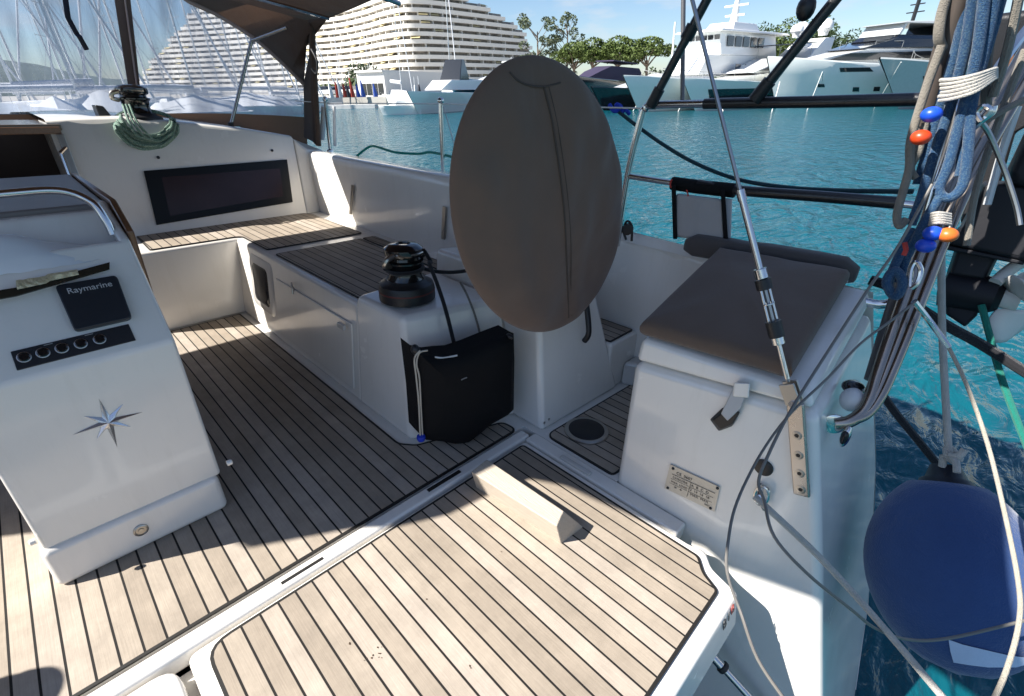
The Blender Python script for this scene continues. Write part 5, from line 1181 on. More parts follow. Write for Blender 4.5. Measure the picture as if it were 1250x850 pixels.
yacht('white trawler yacht with a tall wheelhouse and radar mast', (782, 50), (950, 72), 6.4, 2.1, CREAM,
      [('taper', [(.22, 2.9), (.26, 4.5), (.95, 4.5), (.97, 2.7)], (.90, .84), WHT, 'main_deck_house'),
       ('x', [(.33, 4.5), (.315, 6.4), (.72, 6.4), (.74, 4.5)], (.68, .60), WHT, 'wheelhouse'),
       ('x', [(.285, 6.35), (.30, 6.55), (.78, 6.6), (.80, 6.4)], (.78, .74), WHT, 'wheelhouse_roof'),
       ('x', [(.42, 6.55), (.44, 7.3), (.60, 7.3), (.62, 6.55)], (.5, .40), WHT, 'flybridge')], extras=x4, flare=.4, ports=[(.42, .95, .4, .3), (.55, .95, .4, .3), (.68, .95, .4, .3)])
# --- open motor boat with black hull beside the wheel
def x5(t, P_, Ln):
    mb = MB(); mb.hull8([P_(.55, .7, 3.4), P_(.95, .7, 3.4), P_(.95, -.7, 3.4), P_(.55, -.7, 3.4)], [P_(.56, .6, 3.5), P_(.95, .6, 3.55), P_(.95, -.6, 3.55), P_(.56, -.6, 3.5)]); mb.build('canvas_top', PURP, t)
yacht('sleek white motor boat with dark hull just right of the wheel cover', (738, 53), (862, 72), 4.6, 1.5, NAVY,
      [('taper', [(.02, 1.7), (.35, 2.6), (.95, 2.6), (.95, 1.5), (.02, 1.5)], (.96, .78), WHT, 'main_deck_house'), ('taper', [(.35, 2.5), (.48, 3.2), (.9, 3.2), (.9, 2.5)], (.72, .55), WHT, 'upper_house')])
yacht('motor boat under a dark purple canvas behind the wheel cover', (692, 62), (775, 84), 4.4, 2.4, NAVY,
      [('taper', [(.05, 2.3), (.3, 3.7), (.45, 4.3), (.9, 4.2), (.95, 2.2)], (.95, .5), PURP, 'canvas_cover'), ('x', [(.45, 4.8), (.46, 4.95), (.85, 4.8), (.84, 4.65)], (.6, .55), PURP, 'canvas_top')])
# --- turquoise-hulled boat
def x6(t, P_, Ln):
    for s_, w_ in ((.45, .5), (.5, -.2)): mb = MB(); mb.tube([P_(s_, w_, 2.3), P_(s_ + .03, w_, 5.6)], .07, 6); mb.build('outrigger', CHR, t)
    mb = MB(); mb.hull8([P_(.4, .6, 4.9), P_(.75, .6, 4.9), P_(.75, -.6, 4.9), P_(.4, -.6, 4.9)], [P_(.4, .55, 5.1), P_(.75, .55, 5.1), P_(.75, -.55, 5.1), P_(.4, -.55, 5.1)]); mb.build('hardtop', WHT2, t)
    for w_ in (.55, -.55): mb = MB(); mb.tube([P_(.45, w_, 3.6), P_(.43, w_, 4.9)], .05, 6); mb.tube([P_(.7, w_, 3.6), P_(.72, w_, 4.9)], .05, 6); mb.build('top_post', CHR, t)
yacht('motor boat with turquoise hull left of the wheel cover', (563, 63), (690, 84), 4.4, 2.3, TURQ,
      [('taper', [(.06, 2.5), (.32, 3.7), (.9, 3.7), (.9, 2.3), (.06, 2.4)], (.9, .7), WHT, 'deck_house'), ('taper', [(.25, 3.05), (.33, 3.6), (.75, 3.6), (.75, 3.05)], (.86, .75), TINT, 'window_band')], extras=x6)
yacht('small cream motor boat with davit arch, left of the turquoise one', (508, 52), (590, 66), 4.0, 1.6, CREAM,
      [('taper', [(.2, 2.0), (.34, 2.9), (.9, 2.9), (.9, 1.9)], (.8, .65), WHT, 'deck_house'), ('x', [(.45, 2.9), (.52, 4.8), (.56, 4.8), (.6, 2.9)], (.6, .5), TINT, 'radar_arch')], sheer=.2)
# --- masts: one kind of sailing boat, copied
def sail_proto(nm, lab):
    t = thing(nm, lab, 'sailing boat', 'sailing boats moored in the marina', boat=False)
    mb = MB(); rows = []
    for i in range(9):
        s_ = i / 8; w = 1.7 * math.sin(min(1, s_ * 1.5) * math.pi / 2) * (1 - .2 * s_ * s_); z = 1.25 - .25 * s_ 
        x = (s_ - .5) * 11
        rows.append([(x, -w * .6, -.3), (x, -w, z), (x, w, z), (x, w * .6, -.3)])
    V = mb.grid(rows); mb.f(V[0]); mb.f(V[-1]); mb.build('hull', WHT, t, sharp=40)
    mb = MB(); mb.hull8([(-2.6, -.9, 1.1), (2.2, -1.1, 1.0), (2.2, 1.1, 1.0), (-2.6, .9, 1.1)], [(-1.6, -.7, 1.55), (2.0, -.9, 1.6), (2.0, .9, 1.6), (-1.6, .7, 1.55)]); mb.build('cabin', WHT, t, bevel=.08)
    mb = MB(); mb.tube([(-.8, 0, 1.2), (-.8, 0, 15.5)], .085, 8); mb.build('mast', ALU, t)
    mb = MB(); mb.tube([(-.8, 0, 2.4), (3.6, 0, 2.5)], .2, 8); mb.build('furled_sail', simple('sail_cover_' + nm, (.55, .56, .58), .8), t)
    mb = MB()
    for a_, b_ in (((-5.4, 0, 1.3), (-.8, 0, 15.2)), ((5.3, 0, 1.0), (-.8, 0, 15.4)), ((-.6, 1.5, 1.1), (-.8, 0, 15)), ((-.6, -1.5, 1.1), (-.8, 0, 15))): mb.tube([a_, b_], .012, 4)
    mb.tube([(-.8, -1.1, 7.5), (-.8, 1.1, 7.5)], .03, 5); mb.tube([(-.8, -.8, 11.5), (-.8, .8, 11.5)], .03, 5); mb.build('rigging', CHR, t)
    mb = MB(); mb.tube([(-5.2, 0, 1.5), (-1.2, 0, 14)], .09, 8); mb.build('furled_jib', simple('jib_white', (.65, .65, .66), .8), t)
    return t
sp0 = sail_proto('moored_sailboat', 'white sailing boat with bare mast at the far left of the marina')
specs = [(-60, 60, .95), (-10, 48, 1.15), (16, 62, 1.0), (38, 52, 1.1), (66, 75, 1.0), (84, 55, 1.05), (96, 68, .9), (112, 50, 1.1), (124, 80, 1.0), (142, 62, 1.1), (176, 70, 1.15), (196, 66, 1.0), (214, 78, .9), (226, 60, 1.05), (245, 85, 1.0), (262, 74, .9), (284, 66, .95), (303, 82, .9), (322, 72, 1.05), (344, 80, .95), (358, 64, .85), (372, 90, 1.0), (-120, 60, 1.0)]
random.seed(21)
words = ['first', 'second', 'third', 'fourth', 'fifth', 'sixth', 'seventh', 'eighth', 'ninth', 'tenth', 'eleventh', 'twelfth', 'thirteenth', 'fourteenth', 'fifteenth', 'sixteenth', 'seventeenth', 'eighteenth', 'nineteenth', 'twentieth', 'twenty-first', 'twenty-second', 'twenty-third']
order = sorted(range(len(specs)), key=lambda i: specs[i][0])
for i, (px_, d, sc_) in enumerate(specs):
    o = sp0 if i == 0 else copy_tree(sp0)
    o.location = wD(px_, d); o.rotation_euler = (R_(random.uniform(-1.5, 1.5)), R_(random.uniform(-1, 1)), random.uniform(-.5, .5) + (0 if random.random() > .5 else math.pi)); o.scale = (sc_, sc_, sc_ * random.uniform(.85, 1.15))
    k = order.index(i)
    o['label'] = 'white moored sailing boat seen through the sprayhood window, %s from the left' % words[k]
for (px_, d, sc_, lb) in ((322 + 8, 92, 1, ''), (488, 84, 1.25, 'sailing boat whose mast stands before the curved building, left of the small white boat'), (549, 84, 1.3, 'sailing boat whose mast rises just left of the wheel cover'), (452, 110, .8, 'sailing boat with short mast near the palm trees'), (420, 115, .8, 'sailing boat with short mast beside the hood edge'), (397, 100, .7, 'sailing boat with the lowest mast next to the hood edge')):
    if not lb: continue
    o = copy_tree(sp0); o.location = wD(px_, d); o.scale = (sc_ * .6, sc_ * .6, sc_); o.rotation_euler = (0, R_(-2), 1.2 + random.uniform(-.3, .3)); o['label'] = lb
# small white day boat with two masts of bunting left
yacht('small low white sailing hull at the quay before the low white building', (464, 52), (508, 53), 2.2, .75, WHT, [('taper', [(.3, .8), (.36, 1.2), (.7, 1.2), (.75, .8)], (.6, .5), WHT, 'cabin')], name='small_sailboat', cat='sailing boat', group='small boats at the left quay', boot=False, sheer=.1)
# covered white hulls seen through the window
for i, (px_, d, w_, h_, lb) in enumerate(((15, 42, 4.5, 1.7, 'boat under white cover, lower left corner of the hood window'), (62, 46, 3.4, 2.0, 'boat under pale cover, second along the hood window'), (122, 48, 5, 2.3, 'boat under bright white cover just left of the brown strip'), (300, 60, 9, 2.0, 'long white motor cruiser seen through the right part of the hood window'), (235, 48, 7, 1.9, 'white motor cruiser behind the cabin winch'))):
    t = thing('covered_boat', lb, 'boat', 'covered boats across the water', boat=False); c = wD(px_, d); mb = MB()
    tv = Vector((c.y, -c.x, 0)).normalized(); dv = c.normalized(); rows = []
    for k in range(9):
        u_ = k / 8 * 2 - 1; e_ = (1 - abs(u_) ** 2.4); p = c + tv * u_ * w_ / 2
        rows.append([p - dv * 1.3 * e_, p - dv * 1.5 * e_ + Vector((0, 0, h_ * .45)), p + Vector((0, 0, h_ * (.5 + .5 * e_) + .15 * math.sin(k * 2))), p + dv * 1.5 * e_ + Vector((0, 0, h_ * .4)), p + dv * 1.3 * e_])
    mb.grid(rows); mb.build('cover', WHT, t, sharp=30)
    mb = MB(); mb.hull8([c - tv * w_ * .5 - dv * 1.0 - Vector((0, 0, .3)), c + tv * w_ * .5 - dv * 1.0 - Vector((0, 0, .3)), c + tv * w_ * .5 + dv - Vector((0, 0, .3)), c - tv * w_ * .5 + dv - Vector((0, 0, .3))], [c - tv * w_ * .55 - dv * 1.4 + Vector((0, 0, .8)), c + tv * w_ * .55 - dv * 1.4 + Vector((0, 0, .8)), c + tv * w_ * .55 + dv * 1.4 + Vector((0, 0, .8)), c - tv * w_ * .55 + dv * 1.4 + Vector((0, 0, .8))]); mb.build('hull', CREAM, t)
# --- quay
CONC = simple('quay_concrete', (.42, .40, .36), .85, var=.2, vscale=.4)
q = [wD(-500, 150), wD(-200, 110), wD(200, 105), wD(380, 96), wD(470, 86), wD(560, 88), wD(700, 98), wD(900, 92), wD(1150, 92), wD(1600, 90)]
mb = MB(); mb.grid([[p + Vector((0, 0, -.5)) for p in q], [p + Vector((0, 0, 1.1)) for p in q], [p + p.normalized() * 900 + Vector((0, 0, 1.3)) for p in q]]); structure(mb.build('quay', CONC, None, sharp=30))
# --- hill behind
mb = MB(); rows = [[], [], []]
for i in range(60):
    px_ = -900 + i * 40; d = 1400; p = wD(px_ if px_ < 1300 else 1300, d) if px_ < 1250 else wD(1250, d)
    h = 62 + 28 * pnoise(Vector((i * .21, 3, 0))) + 14 * pnoise(Vector((i * .6, 9, 0)))
    k = max(0, min(1, (330 - px_) / 400)); h = 4 + (h + 25) * k
    rows[0].append(p + Vector((0, 0, -5))); rows[1].append(p * 1.08 + Vector((0, 0, h * .6))); rows[2].append(p * 1.25 + Vector((0, 0, h)))
mb.grid(rows); structure(mb.build('hills', simple('hill_scrub', (.10, .13, .12), .95, var=.4, vscale=.02), None))
# --- low white building
PLAS = simple('white_plaster', (.70, .69, .66), .8, var=.06)
t = thing('harbour_office', 'low white flat-roofed building with a glazed front on the left quay', 'building', boat=False)
a_, b2, c2, d2 = wD(438, 95), wD(471, 91), wD(541, 112), wD(508, 118)
mb = MB(); mb.hull8([a_, b2, c2, d2], [p + Vector((0, 0, 4.6)) for p in (a_, b2, c2, d2)]); mb.build('wall', PLAS, t)
mb = MB(); e_ = (b2 - a_).normalized(); n_ = Vector((e_.y, -e_.x, 0)); n_ = n_ if n_.dot(a_) < 0 else -n_
for k in range(4):
    u0 = .12 + k * .21; p, q_ = a_.lerp(b2, u0), a_.lerp(b2, u0 + .18); mb = MB(); mb.hull8([p + n_ * .02 + Vector((0, 0, 1.3)), q_ + n_ * .02 + Vector((0, 0, 1.3)), q_ + n_ * .02 + Vector((0, 0, 3.0)), p + n_ * .02 + Vector((0, 0, 3.0))], [p + n_ * .07 + Vector((0, 0, 1.3)), q_ + n_ * .07 + Vector((0, 0, 1.3)), q_ + n_ * .07 + Vector((0, 0, 3.0)), p + n_ * .07 + Vector((0, 0, 3.0))]); mb.build('window', TINT, t)
mb = MB(); mb.hull8([p + Vector((0, 0, 4.6)) + n_ * .4 for p in (a_, b2)] + [p + Vector((0, 0, 4.6)) for p in (c2, d2)], [p + Vector((0, 0, 4.9)) + n_ * .4 for p in (a_, b2)] + [p + Vector((0, 0, 4.9)) for p in (c2, d2)]); mb.build('roof', PLAS, t)
# --- terraced building
BW = simple('terrace_white', (.74, .71, .65), .85, var=.05); BD = simple('loggia_back_wall', (.27, .25, .225), .8, var=.75, vscale=.7)  # dark mottled tone for the recessed wall behind the balconies
AWN = simple('awning_yellow', (.50, .42, .22), .8)
t = thing('terraced_apartment_building', 'huge curved white apartment building with stepped ends and wavy balcony bands', 'building', boat=False)
keyp = [(-60, 420), (120, 370), (225, 330), (300, 300), (375, 262), (415, 246), (445, 226), (470, 207), (495, 197), (525, 196), (560, 202), (600, 214), (640, 230), (690, 250), (740, 262)]
path = smooth_path([wD(a, d) for a, d in keyp], 10); cum = [0]
for i in range(1, len(path)): cum.append(cum[-1] + (path[i] - path[i - 1]).length)
bear = []
cR = ROWS
def colof(p):
    c = ROWS.transposed() @ (W2B.to_3x3() @ p); return 625 + FOC * c.x / (-c.z)
colm = [colof(p) for p in path]
FH = 2.3; NF = 30
nrm = []
for i in range(len(path)):
    tv = (path[min(i + 1, len(path) - 1)] - path[max(i - 1, 0)]).normalized(); n_ = Vector((tv.y, -tv.x, 0)); n_ = n_ if n_.dot(path[i]) < 0 else -n_; nrm.append(n_)
random.seed(8)
Rk = {}
rend = [662, 661, 660, 659, 658, 656, 655, 654, 650, 640, 628, 612, 590, 566, 550, 536, 527, 519, 511, 504, 497, 492, 487, 482, 477, 472, 468, 464, 460, 456]
lend = [150 + k_ * 6.5 for k_ in range(20)] + [300, 330, 350, 370, 385, 400, 410, 420, 428, 436]
wallmb = MB(); PART = []
for k in range(NF):
    z0 = 2.0 + k * FH
    lo = lend[k] + random.uniform(-2, 2); hi = rend[k]
    idx = [i for i in range(len(path)) if lo <= colm[i] <= hi]
    if len(idx) < 3: continue
    setb = k * .4
    P0 = [path[i] - nrm[i] * (setb + 0) for i in idx]
    NN = [nrm[i] for i in idx]
    # recessed back wall, floor slab
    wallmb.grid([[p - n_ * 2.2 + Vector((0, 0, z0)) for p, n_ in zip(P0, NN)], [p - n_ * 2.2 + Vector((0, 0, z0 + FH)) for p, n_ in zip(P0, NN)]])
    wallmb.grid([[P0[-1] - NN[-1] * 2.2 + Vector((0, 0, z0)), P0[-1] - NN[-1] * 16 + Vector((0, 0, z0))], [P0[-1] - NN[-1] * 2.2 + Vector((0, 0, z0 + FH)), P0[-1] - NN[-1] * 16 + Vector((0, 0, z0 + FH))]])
    mb = MB(); sec = [(-2.2, -.02), (.0, -.02), (.12, .0), (.16, 1.22), (-.04, 1.22), (-.08, .22), (-2.2, .22)]
    mb.grid([[p + n_ * s_ + Vector((0, 0, z0 + h)) for s_, h in sec] for p, n_ in zip(P0, NN)]); mb.build('balcony', BW, t, sharp=25)
    s_ = cum[idx[0]] + random.uniform(0, 4); aw = []
    while s_ < cum[idx[-1]] - 1:
        j = max(i for i in range(len(cum)) if cum[i] <= s_); f_ = (s_ - cum[j]) / max(cum[j + 1] - cum[j], 1e-6); p = path[j].lerp(path[j + 1], f_); n_ = nrm[j].lerp(nrm[j + 1], f_); tv = Vector((-n_.y, n_.x, 0)); p = p - n_ * setb
        q0 = [(-.14, 2.2), (.14, 2.2), (.14, .12), (-.14, .12)]; q1 = [(-.14, 2.2), (.14, 2.2), (.14, .6), (-.14, .6)]
        PART.append((abs(colof(p) - 510) + k * 9, [p + tv * a_ - n_ * b_ + Vector((0, 0, z0)) for a_, b_ in q0], [p + tv * a_ - n_ * b_ + Vector((0, 0, z0 + FH)) for a_, b_ in q1]))
        if random.random() < .22: aw.append((p, n_, tv))
        s_ += random.choice((5.6, 7.0, 9.4))
    if aw:
        mb = MB()
        for p, n_, tv in aw: mb.hull8([p + Vector((0, 0, z0 + 2.2)) - n_ * 1.5, p + tv * 3.2 + Vector((0, 0, z0 + 2.2)) - n_ * 1.5, p + tv * 3.2 + n_ * .3 + Vector((0, 0, z0 + 1.5)), p + n_ * .3 + Vector((0, 0, z0 + 1.5))], [p + Vector((0, 0, z0 + 2.27)) - n_ * 1.5, p + tv * 3.2 + Vector((0, 0, z0 + 2.27)) - n_ * 1.5, p + tv * 3.2 + n_ * .3 + Vector((0, 0, z0 + 1.57)), p + n_ * .3 + Vector((0, 0, z0 + 1.57))])
        mb.build('awning', AWN, t, keep=len(aw) > 14)
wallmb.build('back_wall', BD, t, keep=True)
PART.sort(key=lambda q_: q_[0])
for q_ in PART[:100]: mb = MB(); mb.hull8(q_[1], q_[2]); mb.build('partition', BW, t)
mb = MB()
for q_ in PART[100:]: mb.hull8(q_[1], q_[2])
mb.build('partition', BW, t, keep=True)['kind'] = 'stuff'
# --- vegetation
LEAF = {}
def leafm(nm, c):
    m_ = simple(nm, c, .7, var=.45, vscale=1.3); b_ = m_.node_tree.nodes['Principled BSDF']; return m_
PINE = leafm('pine_needles', (.075, .11, .018)); DARKL = leafm('dark_leaves', (.025, .05, .012)); EUC = leafm('eucalyptus_leaves', (.095, .12, .06)); BARK = simple('bark', (.16, .12, .09), .9, var=.3); HEDGE = leafm('hedge_leaves', (.10, .13, .03))
def crown(t, blobs, mat, n, size, name='crown'):
    mb = MB()
    for (c, r) in blobs:
        r = Vector(r)
        for _ in range(int(n * (r.x * r.z) / 4)):
            while True:
                p = Vector((random.uniform(-1, 1), random.uniform(-1, 1), random.uniform(-1, 1)))
                if .25 < p.length < 1: break
            p = p.normalized() * (p.length ** .5); q_ = c + Vector((p.x * r.x, p.y * r.y, p.z * r.z))
            if pnoise(q_ * .9) < -.12: continue
            u_ = Vector((random.gauss(0, 1), random.gauss(0, 1), random.gauss(0, .6))).normalized(); w_ = u_.cross(Vector((random.gauss(0, 1), random.gauss(0, 1), random.gauss(0, 1)))).normalized()
            s_ = size * random.uniform(.5, 1.3); mb.poly([q_ - u_ * s_, q_ + w_ * s_ * .6, q_ + u_ * s_, q_ - w_ * s_ * .6])
    return mb.build(name, mat, t, flat=True, keep=True)
def tree(px_, d, y_top, spread, kind, label, name, cat='tree', group='trees behind the far quay'):
    base = wD(px_, d); H = wH(px_, y_top, d); t = thing(name, label, cat, group, boat=False, loc=base)
    mb = MB(); blobs = []
    if kind == 'pine':
        mb.tube([(0, 0, 0), (.2, .1, H * .35), (-.1, .2, H * .62)], [.32, .2], 8, sm=3)
        for k in range(7):
            a = k * .9 + random.random(); e = Vector((math.cos(a) * spread * random.uniform(.35, .8), math.sin(a) * spread * .6, H * random.uniform(.66, .86))); mb.tube([(0, .1, H * .5), Vector((e.x * .5, e.y * .5, e.z - .8)), e], [.14, .05], 6, sm=3); blobs.append((e, (spread * random.uniform(.3, .48), spread * .4, H * random.uniform(.08, .13))))
        blobs.append((Vector((0, 0, H * .88)), (spread * .5, spread * .5, H * .11)))
        mb.build('trunk', BARK, t); crown(t, blobs, PINE, 1500, .24)
    elif kind == 'euc':
        mb.tube([(0, 0, 0), (.3, 0, H * .4), (.1, 0, H * .8)], [.3, .1], 8, sm=3)
        for k in range(15):
            a = k * 2.4; hz_ = H * (.42 + .55 * random.random()); e = Vector((math.cos(a) * spread * random.uniform(.3, 1), math.sin(a) * spread * .7, hz_)); mb.tube([(.1, 0, hz_ - H * .18), e], [.09, .03], 6); blobs.append((e, (spread * random.uniform(.18, .32), spread * .25, H * random.uniform(.045, .085))))
        mb.build('trunk', BARK, t); crown(t, blobs, EUC, 900, .22)
    elif kind == 'palm':
        mb.tube([(0, 0, 0), (.15, 0, H * .75)], [.22, .17], 8); mb.build('trunk', BARK, t); mb = MB()
        for k in range(26):
            a = k * 2.4; el = random.uniform(-.3, 1.0); dr = Vector((math.cos(a), math.sin(a), 0)); pr = [Vector((.15, 0, H * .75)) + dr * (spread * s_) + Vector((0, 0, H * .24 * (el * s_ - s_ * s_ * 1.1))) for s_ in (0, .3, .6, .85, 1)]
            sdv = Vector((-dr.y, dr.x, 0)); mb.grid([[p - sdv * w_ - Vector((0, 0, w_ * .6)), p, p + sdv * w_ - Vector((0, 0, w_ * .6))] for p, w_ in zip(pr, (.05, .3, .35, .25, .03))])
        mb.build('crown', leafm('palm_leaves_%d' % px_, (.05, .075, .02)), t)
    else:
        mb.tube([(0, 0, 0), (0, 0, H * .5)], [.3, .2], 8); mb.build('trunk', BARK, t)
        for k in range(9): a = k * .7; blobs.append((Vector((math.cos(a) * spread * .45, math.sin(a) * spread * .45, H * random.uniform(.45, .78))), (spread * .5, spread * .5, H * .24)))
        crown(t, blobs, DARKL if kind == 'dark' else PINE, 260, .26)
    return t
random.seed(4)
tree(655, 118, 17, 4.6, 'euc', 'tall sparse eucalyptus directly behind the top of the wheel cover', 'eucalyptus_tree')
tree(690, 120, 16, 4.4, 'euc', 'taller right-hand eucalyptus of the sparse pair behind the wheel cover', 'eucalyptus_tree')
for (px_, d, y_, sp_, k, lb, nm) in ((700, 112, 50, 5.0, 'pine', 'yellow-green pine right of the eucalyptus pair', 'pine_tree'), (722, 110, 45, 4.5, 'pine', 'pine between the eucalyptus pair and the open-topped pines', 'pine_tree'), (752, 108, 43, 5.0, 'pine', 'umbrella pine left of the open-topped one with a dark trunk', 'pine_tree'), (787, 106, 44, 5.0, 'pine', 'umbrella pine just left of the trawler yacht', 'pine_tree'),
    (930, 125, 27, 5.5, 'dark', 'dark leafy tree behind the trawler wheelhouse', 'leafy_tree'), (962, 122, 22, 6.0, 'round', 'bright green bushy tree behind the radar domes', 'leafy_tree'), (985, 120, 19, 4.0, 'dark', 'dark tree at the right end of the tree group behind the domes', 'leafy_tree'),
    (446, 130, 77, 4.6, 'dark', 'round dark tree in front of the curved building', 'leafy_tree'), (436, 120, 88, 2.6, 'palm', 'palm tree left of the low white building', 'palm_tree'), (390, 150, 98, 4, 'palm', 'small palm at the edge of the sprayhood', 'palm_tree'), (424, 135, 100, 3, 'round', 'low bushy tree left of the palm', 'leafy_tree'), (400, 130, 102, 3.5, 'round', 'low bushy tree near the hood edge', 'leafy_tree'),
    (1010, 128, 33, 4, 'dark', 'dark tree top behind the large modern yacht', 'leafy_tree')):
    tree(px_, d, y_, sp_, k, lb, nm)
t = thing('shrubbery', 'low dark green shrubbery on the far quay behind the motor yachts', 'shrubs', boat=False)
bl = []
for i in range(46):
    p = wD(640 + i * 11, 118 + 3 * math.sin(i)); bl.append((p + Vector((0, 0, 2.2)), (2.6, 2.6, random.uniform(1.6, 3.2))))
crown(t, bl, DARKL, 90, .42, 'foliage'); t['kind'] = 'stuff'
t = thing('hedge', 'trimmed yellow-green hedge above the low white building', 'hedge', boat=False)
bl = []
for i in range(12):
    p = wD(478 + i * 6, 128 + i * .5); bl.append((p + Vector((0, 0, wH(478, 98.5, 128))), (2.2, 2.0, 1.3)))
crown(t, bl, HEDGE, 420, .3, 'foliage')
# small colourful clutter on the left quay
random.seed(9)
cl = [('red', (.45, .05, .03)), ('blue', (.03, .08, .35)), ('white', (.7, .7, .7)), ('dark', (.05, .05, .06))]
for i, (px_, ci) in enumerate(((404, 2), (412, 0), (421, 0), (430, 0), (437, 1), (443, 1), (415, 2), (425, 3), (508, 2), (513, 3), (458, 1))):
    nm, c = cl[ci]; p = wD(px_, 88 if px_ < 460 else 70) + Vector((0, 0, 1.1 if px_ < 460 else .2)); t = thing('dinghy_sail', '%s folded sail on the left quay, %s along from the hood edge' % (nm, words[i]), 'sail', 'small coloured sails on the left quay', boat=False, loc=p)
    mm = MATS.get('quay_' + nm) or simple('quay_' + nm, c, .8); MATS['quay_' + nm] = mm
    mb = MB(); h_ = random.uniform(1.8, 2.8); mb.hull8([(-.35, -.2, 0), (.35, -.2, 0), (.35, .2, 0), (-.35, .2, 0)], [(-.22, -.08, h_), (-.08, -.08, h_), (-.08, .08, h_), (-.22, .08, h_)]); mb.build('sail', mm, t, bevel=.05); mb = MB(); mb.tube([(-.15, 0, 0), (-.15, 0, h_ + .9)], .04, 6); mb.build('mast', ALU, t)
random.seed(14)
for i in range(12):
    px_ = 392 + i * 6.3; d = random.uniform(96, 120); p = wD(px_, d) + Vector((0, 0, 1.2)); a = random.uniform(0, 3)
    t = thing('parked_van', '%s van or car parked behind the left quay, %s from the hood edge' % (('white', 'grey')[i % 2], words[i]), 'car', 'vehicles parked behind the left quay', boat=False, loc=p, rz=a)
    mb = MB(); mb.hull8([(-2.1, -.85, .35), (2.1, -.85, .35), (2.1, .85, .35), (-2.1, .85, .35)], [(-2.0, -.8, 1.0), (2.1, -.8, .9), (2.1, .8, .9), (-2.0, .8, 1.0)]); mb.build('body', (WHT, WHT2)[i % 2], t, bevel=.1); mb = MB(); mb.hull8([(-1.8, -.75, .95), (1.2, -.75, .9), (1.2, .75, .9), (-1.8, .75, .95)], [(-1.5, -.6, 1.55), (.5, -.6, 1.55), (.5, .6, 1.55), (-1.5, .6, 1.55)]); mb.build('cabin', TINT, t, bevel=.08)
t = thing('floating_jetty', 'narrow white floating jetty along the left quay', 'jetty', boat=False)
a_, b2 = wD(392, 74), wD(457, 72); s_ = (b2 - a_).normalized(); n_ = Vector((-s_.y, s_.x, 0)) * .8
mb = MB(); mb.hull8([a_ - n_, b2 - n_, b2 + n_, a_ + n_], [p + Vector((0, 0, .45)) for p in (a_ - n_, b2 - n_, b2 + n_, a_ + n_)]); mb.build('deck', simple('jetty_white', (.6, .6, .58), .8), t)
# mooring lines of the yachts
MW = simple('mooring_white', (.65, .65, .62), .7)
for i, (a, b, c, d) in enumerate(((1004, 88, 1010, 122), (1100, 76, 1060, 130), (952, 100, 940, 138), (835, 120, 815, 140), (880, 128, 905, 140), (790, 108, 755, 136), (1004, 88, 980, 135))):
    p = wray(a, b); p = p / math.hypot(p.x, p.y) * 52; p.z += WATER_DROP; q_ = wray(c, d); q_ = q_ * (WATER_DROP / -q_.z)
    if q_.length > 90: continue
    mb = MB(); mb.tube([p, q_ + Vector((0, 0, -.1))], .035, 5); o = mb.build('yacht_mooring_line', MW, None); solo(o, 'white mooring line running into the water, %s of those at the yacht bows' % words[i], 'mooring line', 'mooring lines of the far yachts', boat=False)
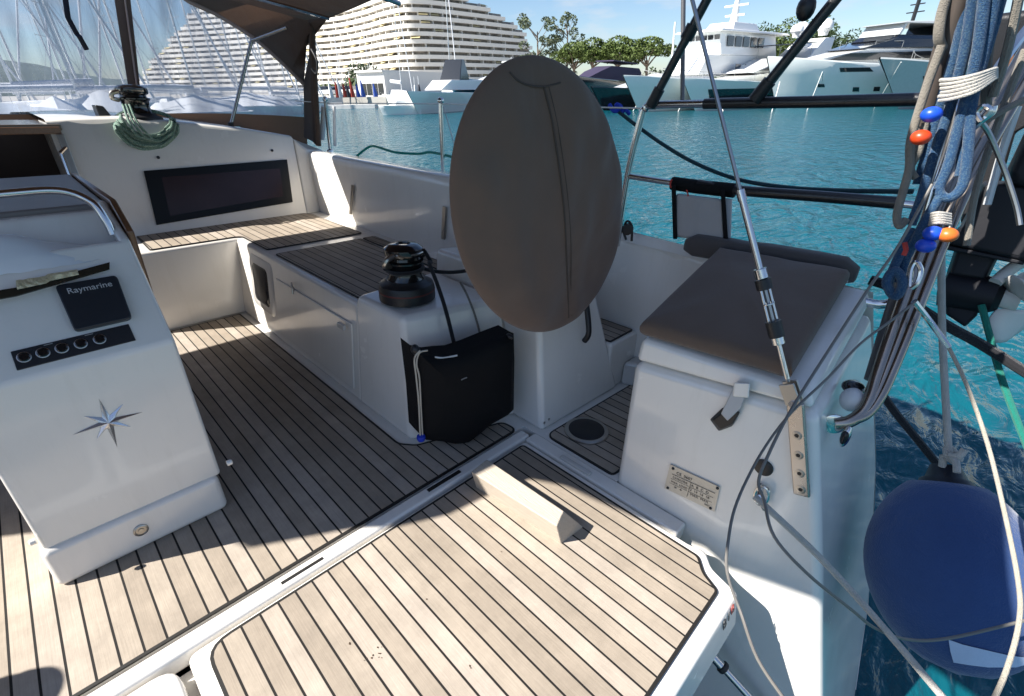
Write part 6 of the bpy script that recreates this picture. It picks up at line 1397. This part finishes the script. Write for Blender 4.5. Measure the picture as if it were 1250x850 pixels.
# ================================================================ place the boat, camera, light
for o in BOAT_ROOTS:
    o.matrix_world = B2W @ o.matrix_basis.copy()
cd = bpy.data.cameras.new('camera'); cam = bpy.data.objects.new('camera', cd); col.objects.link(cam)
cd.sensor_fit = 'HORIZONTAL'; cd.sensor_width = 36; cd.lens = 36 * FOC / 1250; cd.clip_start = .02; cd.clip_end = 8000
cam.matrix_world = B2W @ (Matrix.Translation(CAM) @ ROWS.to_4x4())
scene.camera = cam
sv = (B2W.to_3x3() @ SUNV).normalized()
sl = bpy.data.lights.new('sun', 'SUN'); sl.energy = 5.0; sl.angle = R_(.5); sl.color = (1, .955, .89)
so = bpy.data.objects.new('sun', sl); col.objects.link(so); so.rotation_euler = sv.to_track_quat('Z', 'Y').to_euler(); so.location = (0, 0, 50)
w = bpy.data.worlds.new('World'); scene.world = w; w.use_nodes = True; nt = w.node_tree; L = nt.links.new
bg = nt.nodes['Background']; bg.inputs['Strength'].default_value = .055
sk = nt.nodes.new('ShaderNodeTexSky'); sk.sky_type = 'NISHITA'; sk.sun_disc = False; sk.sun_elevation = math.asin(sv.z); sk.sun_rotation = math.atan2(sv.x, sv.y); sk.air_density = 1.0; sk.dust_density = .4; sk.ozone_density = 2.0
# thin clouds low over the horizon
tc = nt.nodes.new('ShaderNodeTexCoord'); mp = nt.nodes.new('ShaderNodeMapping'); mp.inputs['Scale'].default_value = (1.4, 1.4, 5.5); L(tc.outputs['Generated'], mp.inputs['Vector'])
no = nt.nodes.new('ShaderNodeTexNoise'); no.inputs['Scale'].default_value = 3.0; no.inputs['Detail'].default_value = 7; no.inputs['Roughness'].default_value = .55; L(mp.outputs['Vector'], no.inputs['Vector'])
rp = nt.nodes.new('ShaderNodeMapRange'); rp.inputs['From Min'].default_value = .53; rp.inputs['From Max'].default_value = .72; rp.inputs['To Max'].default_value = .85; L(no.outputs['Fac'], rp.inputs['Value'])
mx = nt.nodes.new('ShaderNodeMix'); mx.data_type = 'RGBA'; L(rp.outputs['Result'], mx.inputs['Factor']); hs = nt.nodes.new('ShaderNodeHueSaturation'); hs.inputs['Saturation'].default_value = 1.0; hs.inputs['Value'].default_value = 1.15; L(sk.outputs['Color'], hs.inputs['Color']); ti = nt.nodes.new('ShaderNodeMix'); ti.data_type = 'RGBA'; ti.blend_type = 'MULTIPLY'; ti.inputs['Factor'].default_value = 1; ti.inputs['B'].default_value = (.90, .98, 1.10, 1); L(hs.outputs['Color'], ti.inputs['A']); L(ti.outputs['Result'], mx.inputs['A']); mx.inputs['B'].default_value = (6.5, 6.8, 7.2, 1)
L(mx.outputs['Result'], bg.inputs['Color'])
vs = scene.view_settings; vs.view_transform = 'Standard'; vs.look = 'None'; vs.gamma = 1; vs.use_curve_mapping = False; vs.exposure = 1.18
scene.cycles.max_bounces = 8; scene.cycles.transparent_max_bounces = 12
scene.cycles.use_denoising = True
